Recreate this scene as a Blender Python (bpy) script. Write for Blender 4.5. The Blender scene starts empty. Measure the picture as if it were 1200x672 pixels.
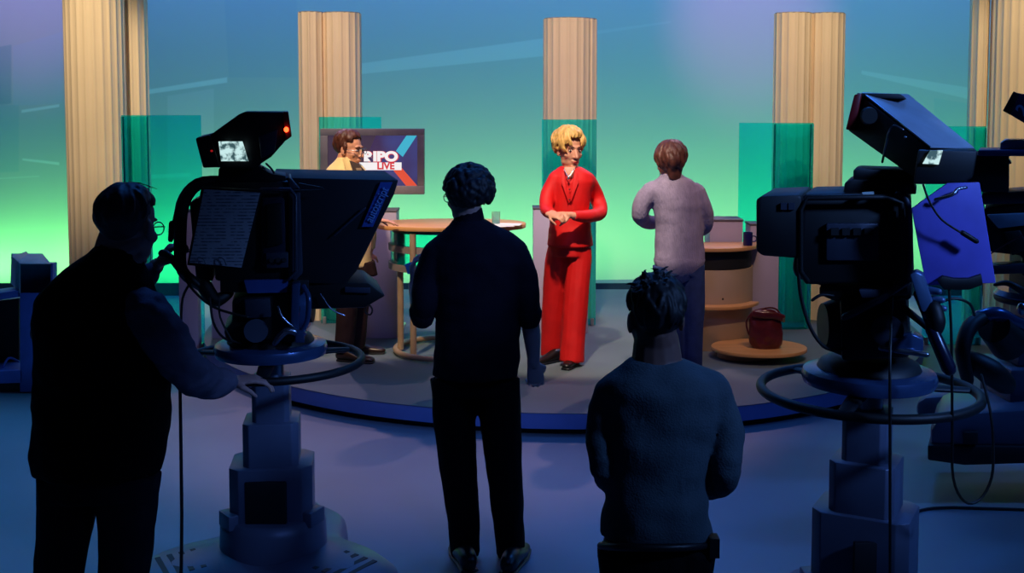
import bpy, bmesh, math, random
from math import sin, cos, tan, pi, radians, atan2, sqrt
from mathutils import Vector, Matrix, noise
random.seed(7)
S = bpy.context.scene
C = S.collection
V = Vector
# ------------------------------------------------------------------ camera
F, HY, PITCH, H = 1350.0, 117.0, radians(4), 2.06
CY = HY + F * tan(PITCH)
cd = bpy.data.cameras.new('camera')
cd.sensor_width = 36; cd.lens = F / 1200 * 36
cd.shift_y = -(336 - CY) / 1200
cd.clip_end = 100
cam = bpy.data.objects.new('camera', cd); C.objects.link(cam)
cam.location = (0, 0, H); cam.rotation_euler = (pi / 2 - PITCH, 0, 0)
S.camera = cam
# ------------------------------------------------------------------ colour
vs = S.view_settings
vs.view_transform = 'Standard'; vs.look = 'None'; vs.exposure = 0; vs.gamma = 1
vs.use_curve_mapping = False
w = bpy.data.worlds.new('studio_dark'); S.world = w; w.use_nodes = True
w.node_tree.nodes['Background'].inputs[0].default_value = (.10, .16, .42, 1)
w.node_tree.nodes['Background'].inputs[1].default_value = .012
# ------------------------------------------------------------------ lights
def aim(o, a, b):
    o.location = a
    o.rotation_euler = (V(b) - V(a)).to_track_quat('-Z', 'Y').to_euler()
def area(n, a, b, sx, sy, power, col, spread=180):
    l = bpy.data.lights.new(n, 'AREA'); l.shape = 'RECTANGLE'; l.size = sx; l.size_y = sy
    l.energy = power; l.color = col; l.spread = radians(spread)
    o = bpy.data.objects.new(n, l); C.objects.link(o); aim(o, a, b); return o
def spot(n, a, b, ang, power, col, blend=.4, r=.08):
    l = bpy.data.lights.new(n, 'SPOT'); l.energy = power; l.color = col
    l.spot_size = radians(ang); l.spot_blend = blend; l.shadow_soft_size = r
    o = bpy.data.objects.new(n, l); C.objects.link(o); aim(o, a, b); return o
# the green ground row and the blue battens that light the backdrop
for x in (-5.6, -2.8, 0, 2.8, 5.6):
    area('ground_row_lamp', (x, 12.16, .10), (x, 12.9, 1.15), 2.7, .16, 27, (.20, 1, .22), 170)
    area('cyc_batten_lamp', (x, 11.4, 5.4), (x, 12.9, 2.9), 2.6, .3, 60, (.10, .33, 1), 180)
spot('lavender_cyc_spot', (2.4, 8.6, 5.6), (2.7, 13, 3.1), 26, 330, (1, .30, .80), 1)
spot('lavender_cyc_spot', (-4.5, 8.6, 5.6), (-5.2, 12.6, 3.2), 26, 280, (1, .36, .80), 1)
# warm keys on the presenters and the set columns
spot('presenter_key', (-1.5, 5.7, 4.6), (-1.25, 8.5, 1.35), 22, 800, (1, .74, .48), .3)
spot('presenter_key', (.1, 5.6, 4.6), (.42, 8.3, 1.1), 24, 880, (1, .78, .58), .3)
spot('presenter_key', (2.2, 5.6, 4.6), (1.9, 8.9, .6), 30, 260, (1, .66, .44), .4)
for x, px, pw in ((-3.3, -3.62, 900), (-1.9, -1.65, 600), (.3, .5, 480), (2.2, 2.58, 640), (4.1, 4.2, 700)):
    spot('column_spot', (x, 6.9, 5.4), (px, 10.1, 1.9), 25, pw, (1, .80, .55), .8)
# back lights that rake the stage and throw shadows towards the cameras
spot('back_light', (3.0, 12.0, 5.6), (.2, 8.3, .1), 33, 440, (1, .62, .70), .5, .06)
spot('back_light', (-3.0, 12.0, 5.6), (-1.0, 8.2, .1), 33, 380, (.88, .60, .85), .5, .06)
# cold blue work light from above and behind, the crew stand against it
spot('blue_work_light', (-4.6, 7.6, 5.6), (-3.4, 5.6, 0), 50, 420, (.01, .40, 1), .6, .3)
spot('blue_work_light', (-.5, 7.4, 5.6), (-1.3, 4.4, 0), 70, 215, (.04, .24, 1), .8, .4)
spot('blue_work_light', (2.4, 7.4, 5.6), (1.8, 4.4, 0), 70, 215, (.04, .24, 1), .8, .4)
spot('blue_work_light', (6.4, 4.9, 5.4), (3.1, 4.9, 0), 50, 230, (.06, .26, 1), .8, .3)  # extra lamp from the right, added to turn the right floor blue
spot('blue_side_light', (4.2, 1.0, 4.0), (1.05, 3.95, 1.62), 27, 620, (.16, .36, 1), .5, .3)
spot('blue_work_light', (6.4, 4.9, 5.4), (3.1, 4.9, 0), 50, 230, (.06, .26, 1), .8, .3)  # the added right-hand lamp a second time
spot('blue_side_light', (1.0, .9, 3.4), (-1.0, 4.5, .3), 17, 60, (.14, .30, 1), .6, .2)
spot('added_rim_fill', (.2, 2.2, 5.8), (.2, 7.3, .05), 38, 150, (.06, .20, 1), .5, .3)  # added fill from high in front, brightens the stage rim
area('added_stage_fill', (0, 7.0, 5.4), (0, 10.2, .6), 4.0, .6, 16, (.85, .62, 1), 60)  # added soft fill, lifts the dark plinths at the rear of the stage

# ------------------------------------------------------------------ helpers
def P(x, y, D):
    d = V(((x - 600) / F, cos(PITCH) + (CY - y) / F * sin(PITCH), -sin(PITCH) + (CY - y) / F * cos(PITCH)))
    return V((0, 0, H)) + d * (D / d.y)
def lin(c):
    return tuple((v / 255 / 12.92 if v <= 10 else ((v / 255 + .055) / 1.055) ** 2.4) for v in c) + (1,)
MC = {}
def mat(name, rgb, rough=.6, metal=0, vary=.12, scale=9, bump=0, bscale=60, emit=None, es=1, trans=0, sheen=0, stretch=None):
    if name in MC: return MC[name]
    m = bpy.data.materials.new(name); m.use_nodes = True; MC[name] = m
    n, l = m.node_tree.nodes, m.node_tree.links
    b = n['Principled BSDF']
    b.inputs['Roughness'].default_value = rough; b.inputs['Metallic'].default_value = metal
    c = lin(rgb)
    tc = n.new('ShaderNodeTexCoord'); mp = n.new('ShaderNodeMapping')
    l.new(tc.outputs['Object'], mp.inputs[0])
    if stretch: mp.inputs['Scale'].default_value = stretch
    if vary:
        t = n.new('ShaderNodeTexNoise'); t.inputs['Scale'].default_value = scale; t.inputs['Detail'].default_value = 4
        l.new(mp.outputs[0], t.inputs[0])
        r = n.new('ShaderNodeValToRGB')
        r.color_ramp.elements[0].position = .3; r.color_ramp.elements[1].position = .7
        r.color_ramp.elements[0].color = tuple(v * (1 - vary) for v in c[:3]) + (1,)
        r.color_ramp.elements[1].color = tuple(min(1, v * (1 + vary)) for v in c[:3]) + (1,)
        l.new(t.outputs[0], r.inputs[0]); l.new(r.outputs[0], b.inputs['Base Color'])
    else:
        b.inputs['Base Color'].default_value = c
    if bump:
        t2 = n.new('ShaderNodeTexNoise'); t2.inputs['Scale'].default_value = bscale
        l.new(mp.outputs[0], t2.inputs[0])
        bp = n.new('ShaderNodeBump'); bp.inputs['Strength'].default_value = bump; bp.inputs['Distance'].default_value = .01
        l.new(t2.outputs[0], bp.inputs['Height']); l.new(bp.outputs[0], b.inputs['Normal'])
    if emit:
        b.inputs['Emission Color'].default_value = lin(emit); b.inputs['Emission Strength'].default_value = es
    if trans: b.inputs['Transmission Weight'].default_value = trans
    if rough >= .8: b.inputs['Specular IOR Level'].default_value = .12
    if sheen: b.inputs['Sheen Weight'].default_value = sheen
    return m

SLOPE = [0.0]   # sideways run of a slab's depth: the studio cameras are turned away from us
class MB:
    def __init__(s): s.bm = bmesh.new()
    def verts(s, cs): return [s.bm.verts.new(c) for c in cs]
    def face(s, vs):
        try: return s.bm.faces.new(vs)
        except ValueError: return None
    def hexa(s, c8):
        v = s.verts(c8)
        for f in ((0, 1, 2, 3), (7, 6, 5, 4), (0, 4, 5, 1), (1, 5, 6, 2), (2, 6, 7, 3), (3, 7, 4, 0)): s.face([v[i] for i in f])
        return s
    def box(s, c, sz, rot=None):
        c = V(c); x, y, z = [k / 2 for k in sz]
        pts = [V(p) for p in ((-x, -y, -z), (x, -y, -z), (x, y, -z), (-x, y, -z), (-x, -y, z), (x, -y, z), (x, y, z), (-x, y, z))]
        if rot: pts = [rot @ p for p in pts]
        return s.hexa([c + p for p in pts])
    def prism(s, poly, ext):
        a = s.verts(poly); b = s.verts([V(p) + V(ext) for p in poly]); n = len(a)
        s.face(a); s.face(b[::-1])
        for i in range(n): s.face([a[i], b[i], b[(i + 1) % n], a[(i + 1) % n]])
        return s
    def slab(s, px, D0, D1):
        """outline on the plane y = D0, run back square to the plane to y = D1"""
        poly = [P(x, y, D0) for x, y in px]
        return s.prism(poly, ((D1 - D0) * SLOPE[0], D1 - D0, 0))
    def tube(s, pts, rad, side=None, seg=14, cap=True, smooth=1, flat=False):
        pts = [V(p) for p in pts]; n = len(pts)
        if not isinstance(rad, (list, tuple)): rad = [rad] * n
        rad = [(r, r) if not isinstance(r, (list, tuple)) else tuple(r) for r in rad]
        if smooth and n > 2:
            np_, nr = [], []
            k = 4
            for i in range(n - 1):
                p0, p1, p2, p3 = pts[max(i - 1, 0)], pts[i], pts[i + 1], pts[min(i + 2, n - 1)]
                for j in range(k):
                    t = j / k
                    q = .5 * ((2 * p1) + (p2 - p0) * t + (2 * p0 - 5 * p1 + 4 * p2 - p3) * t * t + (3 * p1 - p0 - 3 * p2 + p3) * t ** 3)
                    np_.append(q); nr.append(tuple(rad[i][a] * (1 - t) + rad[i + 1][a] * t for a in (0, 1)))
            np_.append(pts[-1]); nr.append(rad[-1]); pts, rad = np_, nr; n = len(pts)
        rings = []; last = None
        T = [(pts[min(i + 1, n - 1)] - pts[max(i - 1, 0)]).normalized() for i in range(n)]
        if flat: T = [V((0, 0, 1 if pts[-1].z > pts[0].z else -1))] * n
        for i in range(n):
            t = T[i]
            if side is not None: sd = V(side)
            elif last is not None: sd = last
            else: sd = V((1, 0, 0)) if abs(t.x) < .8 else V((0, 1, 0))
            sd = (sd - t * sd.dot(t)).normalized(); last = sd
            up = t.cross(sd); rings.append((pts[i], sd, up, rad[i], t))
        full = []
        if cap:
            p, sd, up, r, t = rings[0]; m = min(r)
            full += [(p - t * m * .95, sd, up, (r[0] * .35, r[1] * .35)), (p - t * m * .7, sd, up, (r[0] * .72, r[1] * .72))]
        full += [(a, b, c, d) for a, b, c, d, e in rings]
        if cap is True:
            p, sd, up, r, t = rings[-1]; m = min(r)
            full += [(p + t * m * .7, sd, up, (r[0] * .72, r[1] * .72)), (p + t * m * .95, sd, up, (r[0] * .35, r[1] * .35))]
        prev = None; first = None
        for p, sd, up, r in full:
            vs = [s.bm.verts.new(p + sd * r[0] * cos(2 * pi * k / seg) + up * r[1] * sin(2 * pi * k / seg)) for k in range(seg)]
            if prev:
                for k in range(seg): s.face([prev[k], prev[(k + 1) % seg], vs[(k + 1) % seg], vs[k]])
            else: first = vs
            prev = vs
        s.face(first[::-1]); s.face(prev)
        return s
    def cyl(s, a, b, r, r2=None, seg=24):
        return s.tube([a, b], [r, r if r2 is None else r2], seg=seg, cap=False, smooth=0)
    def ell(s, c, r, rot=None, seg=18, rings=12):
        m = Matrix.Translation(V(c)) @ (rot.to_4x4() if rot else Matrix()) @ Matrix.Diagonal((*r, 1))
        new = s.bm.verts.new
        top = new(m @ V((0, 0, 1))); bot = new(m @ V((0, 0, -1))); g = []
        for i in range(1, rings):
            a = pi * i / rings; g.append([new(m @ V((sin(a) * cos(2 * pi * k / seg), sin(a) * sin(2 * pi * k / seg), cos(a)))) for k in range(seg)])
        for k in range(seg):
            n_ = (k + 1) % seg; s.face([top, g[0][k], g[0][n_]]); s.face([bot, g[-1][n_], g[-1][k]])
            for a, b in zip(g, g[1:]): s.face([a[k], b[k], b[n_], a[n_]])
        return s
    def torus(s, c, R, r, seg=64, sec=10, rot=None):
        c = V(c); g = []
        for i in range(seg):
            a = 2 * pi * i / seg; row = []
            for j in range(sec):
                b = 2 * pi * j / sec
                p = V(((R + r * cos(b)) * cos(a), (R + r * cos(b)) * sin(a), r * sin(b)))
                if rot: p = rot @ p
                row.append(s.bm.verts.new(c + p))
            g.append(row)
        for i in range(seg):
            for j in range(sec): s.face([g[i][j], g[(i + 1) % seg][j], g[(i + 1) % seg][(j + 1) % sec], g[i][(j + 1) % sec]])
        return s
    def lathe(s, c, prof, seg=40, rot=None, sx=1, sy=1):
        c = V(c); g = []
        for r, z in prof:
            row = []
            for i in range(seg):
                p = V((r * cos(2 * pi * i / seg) * sx, r * sin(2 * pi * i / seg) * sy, z))
                if rot: p = rot @ p
                row.append(s.bm.verts.new(c + p))
            g.append(row)
        for a, b in zip(g, g[1:]):
            for i in range(seg): s.face([a[i], a[(i + 1) % seg], b[(i + 1) % seg], b[i]])
        s.face(g[0][::-1]); s.face(g[-1]); return s
    def build(s, name, m, parent=None, label=None, bevel=0, smooth=True, voxel=0, relax=0, fold=0, fscale=(8, 8, 3), angle=40, kind=None):
        bm = s.bm
        bmesh.ops.recalc_face_normals(bm, faces=bm.faces)
        me = bpy.data.meshes.new(name); bm.to_mesh(me); bm.free()
        o = bpy.data.objects.new(name, me); C.objects.link(o)
        if voxel or bevel:
            if voxel:
                md = o.modifiers.new('r', 'REMESH'); md.mode = 'VOXEL'; md.voxel_size = voxel
                if relax:
                    ms = o.modifiers.new('s', 'SMOOTH'); ms.iterations = relax; ms.factor = .5
            if bevel:
                mb = o.modifiers.new('b', 'BEVEL'); mb.width = bevel; mb.segments = 2; mb.limit_method = 'ANGLE'; mb.angle_limit = radians(35)
            dg = bpy.context.evaluated_depsgraph_get()
            new = bpy.data.meshes.new_from_object(o.evaluated_get(dg))
            o.modifiers.clear(); o.data = new; bpy.data.meshes.remove(me); me = new; me.name = name
        if fold:
            for v in me.vertices:
                q = V((v.co.x * fscale[0], v.co.y * fscale[1], v.co.z * fscale[2]))
                v.co += v.normal * fold * (noise.noise(q) + .5 * noise.noise(q * 2.1))
        me.materials.clear(); me.materials.append(m)
        if smooth:
            me.polygons.foreach_set('use_smooth', [True] * len(me.polygons))
            if not voxel:
                try: me.set_sharp_from_angle(angle=radians(angle))
                except Exception: pass
        if parent is not None:
            o.parent = parent
            if parent.type == 'EMPTY': o.matrix_parent_inverse = Matrix.Translation(-parent.location)
        if label: o['label'] = label
        if kind: o['kind'] = kind
        return o
def tag(o, label, cat, group=None, kind=None):
    o['label'] = label; o['category'] = cat
    if group: o['group'] = group
    if kind: o['kind'] = kind
    return o
def thing(name, label, cat, loc, group=None):
    o = bpy.data.objects.new(name, None); o.empty_display_size = .1; C.objects.link(o); o.location = loc
    return tag(o, label, cat, group)
def struct(name, mb, m, **k):
    o = mb.build(name, m, **k); o['kind'] = 'structure'; return o
def text(body, loc, size, m, parent, name='lettering', rot=None, ext=.002, bold=0, sx=1):
    cu = bpy.data.curves.new('t', 'FONT'); cu.body = body; cu.size = size; cu.extrude = ext; cu.offset = bold
    cu.align_x = 'CENTER'; cu.align_y = 'CENTER'
    t = bpy.data.objects.new('t', cu); C.objects.link(t)
    me = bpy.data.meshes.new_from_object(t.evaluated_get(bpy.context.evaluated_depsgraph_get()))
    bpy.data.objects.remove(t); bpy.data.curves.remove(cu)
    M = Matrix.Translation(loc) @ (rot or Matrix.Rotation(pi / 2, 3, 'X')).to_4x4() @ Matrix.Diagonal((sx, 1, 1, 1))
    me.transform(M); me.name = name
    o = bpy.data.objects.new(name, me); C.objects.link(o); me.materials.clear(); me.materials.append(m)
    o.parent = parent
    if parent.type == 'EMPTY': o.matrix_parent_inverse = Matrix.Translation(-parent.location)
    return o
def rect(x0, y0, x1, y1): return [(x0, y0), (x1, y0), (x1, y1), (x0, y1)]

# ------------------------------------------------------------------ setting
floor_m = mat('studio_floor_vinyl', (132, 136, 146), .55, 0, .06, 1.2, .05, 200)
stage_m = mat('stage_carpet', (92, 106, 110), .7, 0, .06, 2.0, .08, 220)
edge_m = mat('stage_edge_blue', (110, 132, 200), .45, 0, .08, 3)
struct('floor', MB().box((0, 7, -.05), (24, 18, .1)), floor_m)
STC, STR, STZ = V((.415, 9.916)), 2.99, .145
def stage_outline(R, n=120, back=11.55):
    out = []
    for i in range(n):
        a = 2 * pi * i / n; x = STC.x + R * cos(a); y = STC.y + R * sin(a)
        out.append((x, min(y, back)))
    return out
b = MB(); b.prism([V((x, y, .045)) for x, y in stage_outline(STR - .005)], (0, 0, .098))
stage = tag(b.build('stage_platform', edge_m, angle=30), 'round low studio stage with a blue rim that the presenters stand on', 'stage')
b = MB(); b.prism([V((x, y, .142)) for x, y in stage_outline(STR)], (0, 0, .003)); b.build('stage_carpet', stage_m, stage, 'grey carpet on top')
b = MB(); b.prism([V((x, y, .002)) for x, y in stage_outline(STR - .06)], (0, 0, .045)); b.build('recessed_plinth', mat('black_kick', (14, 15, 20), .7), stage, 'black recessed foot')

# backdrop
def wall_material():
    m = bpy.data.materials.new('painted_backdrop'); m.use_nodes = True
    n, l = m.node_tree.nodes, m.node_tree.links; b = n['Principled BSDF']; b.inputs['Roughness'].default_value = .85
    geo = n.new('ShaderNodeNewGeometry'); sp = n.new('ShaderNodeSeparateXYZ'); l.new(geo.outputs['Position'], sp.inputs[0])
    def mth(op, a, c, d=None):
        k = n.new('ShaderNodeMath'); k.operation = op
        for i, q in enumerate((a, c, d)):
            if q is None: continue
            if isinstance(q, (int, float)): k.inputs[i].default_value = q
            else: l.new(q, k.inputs[i])
        return k.outputs[0]
    X, Z = sp.outputs[0], sp.outputs[2]
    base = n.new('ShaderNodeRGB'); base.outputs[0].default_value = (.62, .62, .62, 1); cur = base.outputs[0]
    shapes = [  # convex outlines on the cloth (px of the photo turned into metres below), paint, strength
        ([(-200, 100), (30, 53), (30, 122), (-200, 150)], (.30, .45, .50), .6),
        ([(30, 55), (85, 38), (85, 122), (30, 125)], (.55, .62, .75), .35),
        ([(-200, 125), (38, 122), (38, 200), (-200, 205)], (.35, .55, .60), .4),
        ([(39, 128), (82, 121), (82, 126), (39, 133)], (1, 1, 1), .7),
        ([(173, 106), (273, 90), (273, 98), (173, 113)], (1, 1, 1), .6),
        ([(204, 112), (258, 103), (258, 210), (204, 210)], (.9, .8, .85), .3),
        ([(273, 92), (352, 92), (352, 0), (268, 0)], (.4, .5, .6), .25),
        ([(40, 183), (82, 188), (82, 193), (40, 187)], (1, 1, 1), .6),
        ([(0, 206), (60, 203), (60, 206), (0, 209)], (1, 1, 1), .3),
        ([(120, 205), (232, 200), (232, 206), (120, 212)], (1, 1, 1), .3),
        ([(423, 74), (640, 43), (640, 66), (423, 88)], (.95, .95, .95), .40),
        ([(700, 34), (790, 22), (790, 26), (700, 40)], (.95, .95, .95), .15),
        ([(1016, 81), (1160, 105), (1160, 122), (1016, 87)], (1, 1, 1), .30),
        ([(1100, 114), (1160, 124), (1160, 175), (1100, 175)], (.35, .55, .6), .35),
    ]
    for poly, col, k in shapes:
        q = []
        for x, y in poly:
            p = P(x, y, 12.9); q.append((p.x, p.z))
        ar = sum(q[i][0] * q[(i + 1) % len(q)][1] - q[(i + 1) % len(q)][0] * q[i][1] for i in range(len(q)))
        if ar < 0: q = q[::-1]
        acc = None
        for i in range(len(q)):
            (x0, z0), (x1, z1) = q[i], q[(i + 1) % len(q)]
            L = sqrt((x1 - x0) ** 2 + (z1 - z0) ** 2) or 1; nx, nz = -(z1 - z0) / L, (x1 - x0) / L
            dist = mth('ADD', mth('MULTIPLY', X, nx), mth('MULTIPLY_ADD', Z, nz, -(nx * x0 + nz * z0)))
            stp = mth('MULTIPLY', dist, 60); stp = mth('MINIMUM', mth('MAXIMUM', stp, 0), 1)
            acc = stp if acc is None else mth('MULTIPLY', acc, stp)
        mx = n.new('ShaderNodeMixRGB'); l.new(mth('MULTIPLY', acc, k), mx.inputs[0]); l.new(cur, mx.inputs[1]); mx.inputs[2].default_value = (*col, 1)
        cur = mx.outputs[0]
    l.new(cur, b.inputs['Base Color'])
    return m
plan = [(-10, 10.5), (-7.6, 11.9), (-5.4, 12.56), (-3.8, 12.62), (-2.0, 12.78), (-.3, 12.95), (1.2, 13.1), (2.8, 13.15), (4.4, 13.1), (6.4, 12.8), (8.6, 12.0), (11, 10.4)]
b = MB(); rows = []
ev = []
for i in range(len(plan) - 1):
    p0, p1, p2, p3 = [V((*plan[max(0, min(len(plan) - 1, k))], 0)) for k in (i - 1, i, i + 1, i + 2)]
    for j in range(8):
        t = j / 8; ev.append(.5 * ((2 * p1) + (p2 - p0) * t + (2 * p0 - 5 * p1 + 4 * p2 - p3) * t * t + (3 * p1 - p0 - 3 * p2 + p3) * t ** 3))
ev.append(V((*plan[-1], 0)))
loop = [p.copy() for p in ev] + [p + V((0, .08, 0)) for p in ev[::-1]]
n0 = len(ev)
a = b.verts(loop); c = b.verts([p + V((0, 0, 6)) for p in loop])
for i in range(len(loop)): b.face([a[i], a[(i + 1) % len(loop)], c[(i + 1) % len(loop)], c[i]])
for i in range(n0 - 1):
    j = len(loop) - 1 - i
    b.face([c[i], c[i + 1], c[j - 1], c[j]]); b.face([a[i], a[j], a[j - 1], a[i + 1]])
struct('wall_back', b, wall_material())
# ground row: a low dark trough in front of the cloth that hides the green lamps
b = MB()
b.prism([V((-7, 12.02, 0)), V((-7, 12.02, .13)), V((-7, 12.06, .13)), V((-7, 12.06, .02)), V((-7, 12.32, .02)), V((-7, 12.32, 0))], (14, 0, 0))
struct('trim_1', b, mat('ground_row_paint', (24, 70, 82), .6))

# ------------------------------------------------------------------ columns
col_m = mat('cream_corrugated_sheet', (236, 214, 178), .5, 0, .03, 3)
cap_m = mat('column_cap', (150, 140, 120), .6)
def lobe(b, cx, cy, rx, ry, z0, z1, pitch=.064, amp=.0048):
    n = 240; per = 2 * pi * sqrt((rx * rx + ry * ry) / 2); k = max(8, round(per / pitch))
    pts = []
    for i in range(n):
        t = 2 * pi * i / n; f = 1 + amp / rx * (2 * (.5 + .5 * sin(k * t)) ** 2.5 - .6)
        pts.append(V((cx + rx * f * cos(t), cy + ry * f * sin(t), z0)))
    b.prism(pts, (0, 0, z1 - z0))
def column(label, lobes, z0, z1):
    t = thing('column', label, 'column', (lobes[0][0], lobes[0][1], z0), 'corrugated set columns')
    for cx, cy, rx, ry in lobes:
        b = MB(); lobe(b, cx, cy, rx, ry, z0, z1); b.build('corrugated_shaft', col_m, t, angle=60)
        MB().lathe((cx, cy, z1 - .002), [(1, 0), (1, .008)], sx=rx * .985, sy=ry * .985).build('column_cap', cap_m, t)
    return t
def X_(px, D): return (px - 600) / F * D
D1 = 10.0
column('tall broad cream corrugated column with a narrow half beside it behind the older operator', [(X_(113.5, D1), D1, .25, .22), (X_(161, D1 + .25), D1 + .25, .105, .12)], 0, 4.6)
column('cream corrugated twin column behind the wall monitor', [(X_(366, D1), D1, .105, .12), (X_(401, D1 + .05), D1 + .08, .165, .16)], STZ, 2.06 + (117 - 16) / F * D1)
column('single cream corrugated column directly behind the woman in red', [(X_(665, D1), D1 + .04, .205, .18), (X_(688, D1), D1 + .1, .085, .12)], STZ, 2.06 + (117 - 23) / F * D1)
column('cream corrugated twin column left of the high raised viewfinder', [(X_(927, D1), D1, .155, .15), (X_(967, D1), D1 + .04, .155, .15)], STZ, 2.06 + (117 - 17) / F * D1)
column('tall cream corrugated column at the right edge of the set', [(X_(1152, D1), D1 + .15, .07, .10), (X_(1196, D1), D1, .27, .22)], 0, 4.6)

# ------------------------------------------------------------------ green acrylic panels
def glass_mat():
    m = bpy.data.materials.new('green_acrylic'); m.use_nodes = True
    n, l = m.node_tree.nodes, m.node_tree.links
    for k in list(n):
        if k.type == 'BSDF_PRINCIPLED': n.remove(k)
    out = [k for k in n if k.type == 'OUTPUT_MATERIAL'][0]
    tr = n.new('ShaderNodeBsdfTransparent'); tr.inputs[0].default_value = (.30, 1.0, 1.0, 1)
    df = n.new('ShaderNodeBsdfDiffuse'); df.inputs[0].default_value = (.0, .75, .70, 1)
    gl = n.new('ShaderNodeBsdfGlossy'); gl.inputs['Roughness'].default_value = .08
    m1 = n.new('ShaderNodeMixShader'); m1.inputs[0].default_value = .12
    l.new(tr.outputs[0], m1.inputs[1]); l.new(df.outputs[0], m1.inputs[2])
    m2 = n.new('ShaderNodeMixShader'); fr = n.new('ShaderNodeFresnel'); fr.inputs[0].default_value = 1.35
    l.new(fr.outputs[0], m2.inputs[0]); l.new(m1.outputs[0], m2.inputs[1]); l.new(gl.outputs[0], m2.inputs[2])
    l.new(m2.outputs[0], out.inputs[0]); return m
glass = glass_mat()
alu = mat('brushed_aluminium', (170, 170, 172), .35, .8, .05)
def panel(label, x0, x1, ytop, D, z0, wrap=None):
    a, c = X_(x0, D), X_(x1, D); zt = 2.06 - (ytop - 117) / F * D
    t = thing('acrylic_panel', label, 'panel', ((a + c) / 2, D, z0), 'green translucent screens')
    MB().box(((a + c) / 2, D, (z0 + zt) / 2), (c - a, .012, zt - z0)).build('panel_sheet', glass, t, bevel=.002)
    if wrap:
        w0, w1 = X_(wrap[0], D), X_(wrap[1], D); r = (w1 - w0) / 2; cx = (w0 + w1) / 2; pts = []
        for i in range(13): pts.append((cx + r * cos(pi + pi * i / 12), D - .02 - (r * .45) * sin(pi * i / 12)))
        inn = [(cx + (x - cx) * .95, y + .01) for x, y in pts][::-1]
        MB().prism([V((x, y, z0)) for x, y in pts + inn], (0, 0, zt - z0 - .01)).build('curved_sheet', glass, t)
    for x in (a + .03, c - .03):
        MB().box((x, D, z0 + .03), (.03, .06, .06)).build('foot_clamp', alu, t, bevel=.003)
    return t
panel('green translucent panel beside the broad left column, behind the left camera', 143, 236, 135, 9.38, 0, (143, 175))
panel('green translucent panel standing behind the wall monitor', 374, 447, 137, 9.78, STZ)
panel('green translucent panel behind the woman in red', 635, 699, 140, 9.7, STZ)
panel('green translucent panel behind the curved desk, left of the fluted twin column', 866, 953, 144, 9.6, STZ, (906, 953))
panel('green translucent panel half hidden behind the right camera viewfinder', 1086, 1155, 148, 9.6, 0, (1140, 1155))

# ------------------------------------------------------------------ grey plinth walls
grey_m = mat('lilac_grey_laminate', (182, 172, 192), .55, 0, .05, 3)
greyt_m = mat('grey_laminate_top', (96, 96, 104), .5)
def plinth(label, x0, x1, ytop, D, dep, z0=STZ):
    a, c = X_(x0, D), X_(x1, D); zt = 2.06 - (ytop - 117) / F * D
    t = thing('set_plinth', label, 'plinth', ((a + c) / 2, D + dep / 2, z0), 'grey set plinths')
    MB().box(((a + c) / 2, D + dep / 2, (z0 + zt) / 2 - .01), (c - a, dep, zt - z0 - .02)).build('plinth_body', grey_m, t, bevel=.004)
    MB().box(((a + c) / 2, D + dep / 2, zt - .012), (c - a + .01, dep + .01, .016)).build('plinth_top', greyt_m, t, bevel=.003)
plinth('grey low wall block between the man in the yellow jacket and the standing table', 396, 464, 246, 9.15, .22)
plinth('wide grey low wall block directly behind the left studio camera', 244, 352, 246, 9.15, .22)
plinth('narrow grey upright on the studio floor between the left column panel and the camera', 206, 228, 246, 9.12, .1, 0)
plinth('narrow grey plinth beside the woman in red', 625, 690, 243, 9.35, .22)
plinth('grey block behind the curved desk', 833, 872, 257, 9.06, .25)
plinth('grey upright slab behind the brown handbag', 881, 915, 262, 9.02, .2)
# ------------------------------------------------------------------ wall monitor
bez = mat('monitor_grey_plastic', (130, 126, 130), .4, .2)
dkm = mat('black_plastic', (16, 17, 22), .45, 0, .1)
def screen_mat():
    m = bpy.data.materials.new('monitor_picture'); m.use_nodes = True
    n, l = m.node_tree.nodes, m.node_tree.links; b = n['Principled BSDF']
    tc = n.new('ShaderNodeTexCoord'); t = n.new('ShaderNodeTexNoise'); t.inputs['Scale'].default_value = 2.2
    l.new(tc.outputs['Object'], t.inputs[0])
    r = n.new('ShaderNodeValToRGB'); r.color_ramp.elements[0].position = .35; r.color_ramp.elements[1].position = .65
    r.color_ramp.elements[0].color = lin((70, 52, 92)); r.color_ramp.elements[1].color = lin((72, 84, 156))
    l.new(t.outputs[0], r.inputs[0]); l.new(r.outputs[0], b.inputs['Emission Color']); b.inputs['Emission Strength'].default_value = .8
    b.inputs['Base Color'].default_value = (.01, .01, .02, 1); b.inputs['Roughness'].default_value = .25
    return m
MD = 9.5
t = thing('flat_monitor', 'large grey-framed monitor showing RIPO LIVE behind the man in the yellow jacket', 'monitor', (X_(436, MD), MD + .1, STZ))
fr = MB()
for q in (rect(375, 151, 497, 159), rect(375, 218, 497, 228), rect(375, 159, 384, 218), rect(489, 159, 497, 218)): fr.slab(q, MD - .02, MD + .07)
frame = fr.build('monitor_frame', bez, t, bevel=.003)
scr = MB().slab(rect(383, 158, 490, 219), MD, MD + .06).build('screen', screen_mat(), t)
def em(name, rgb, s=.9): return mat(name, (8, 8, 8), .4, 0, 0, emit=rgb, es=s)
MB().slab([(477, 158), (489, 158), (472, 184), (464, 177)], MD - .004, MD - .001).build('cyan_beam', em('cyan_pixels', (70, 185, 215)), scr)
MB().slab([(461, 200), (470, 196), (489, 218), (476, 218)], MD - .004, MD - .001).build('red_beam', em('red_pixels', (235, 85, 60)), scr)
MB().slab([(384, 158), (441, 158), (414, 218), (384, 218)], MD - .003, MD - .001).build('dark_wedge', em('dark_pixels', (74, 58, 80), .8), scr)
wht = em('white_pixels', (245, 240, 240), 1); redp = em('red_text_pixels', (225, 60, 70), .9)
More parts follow.
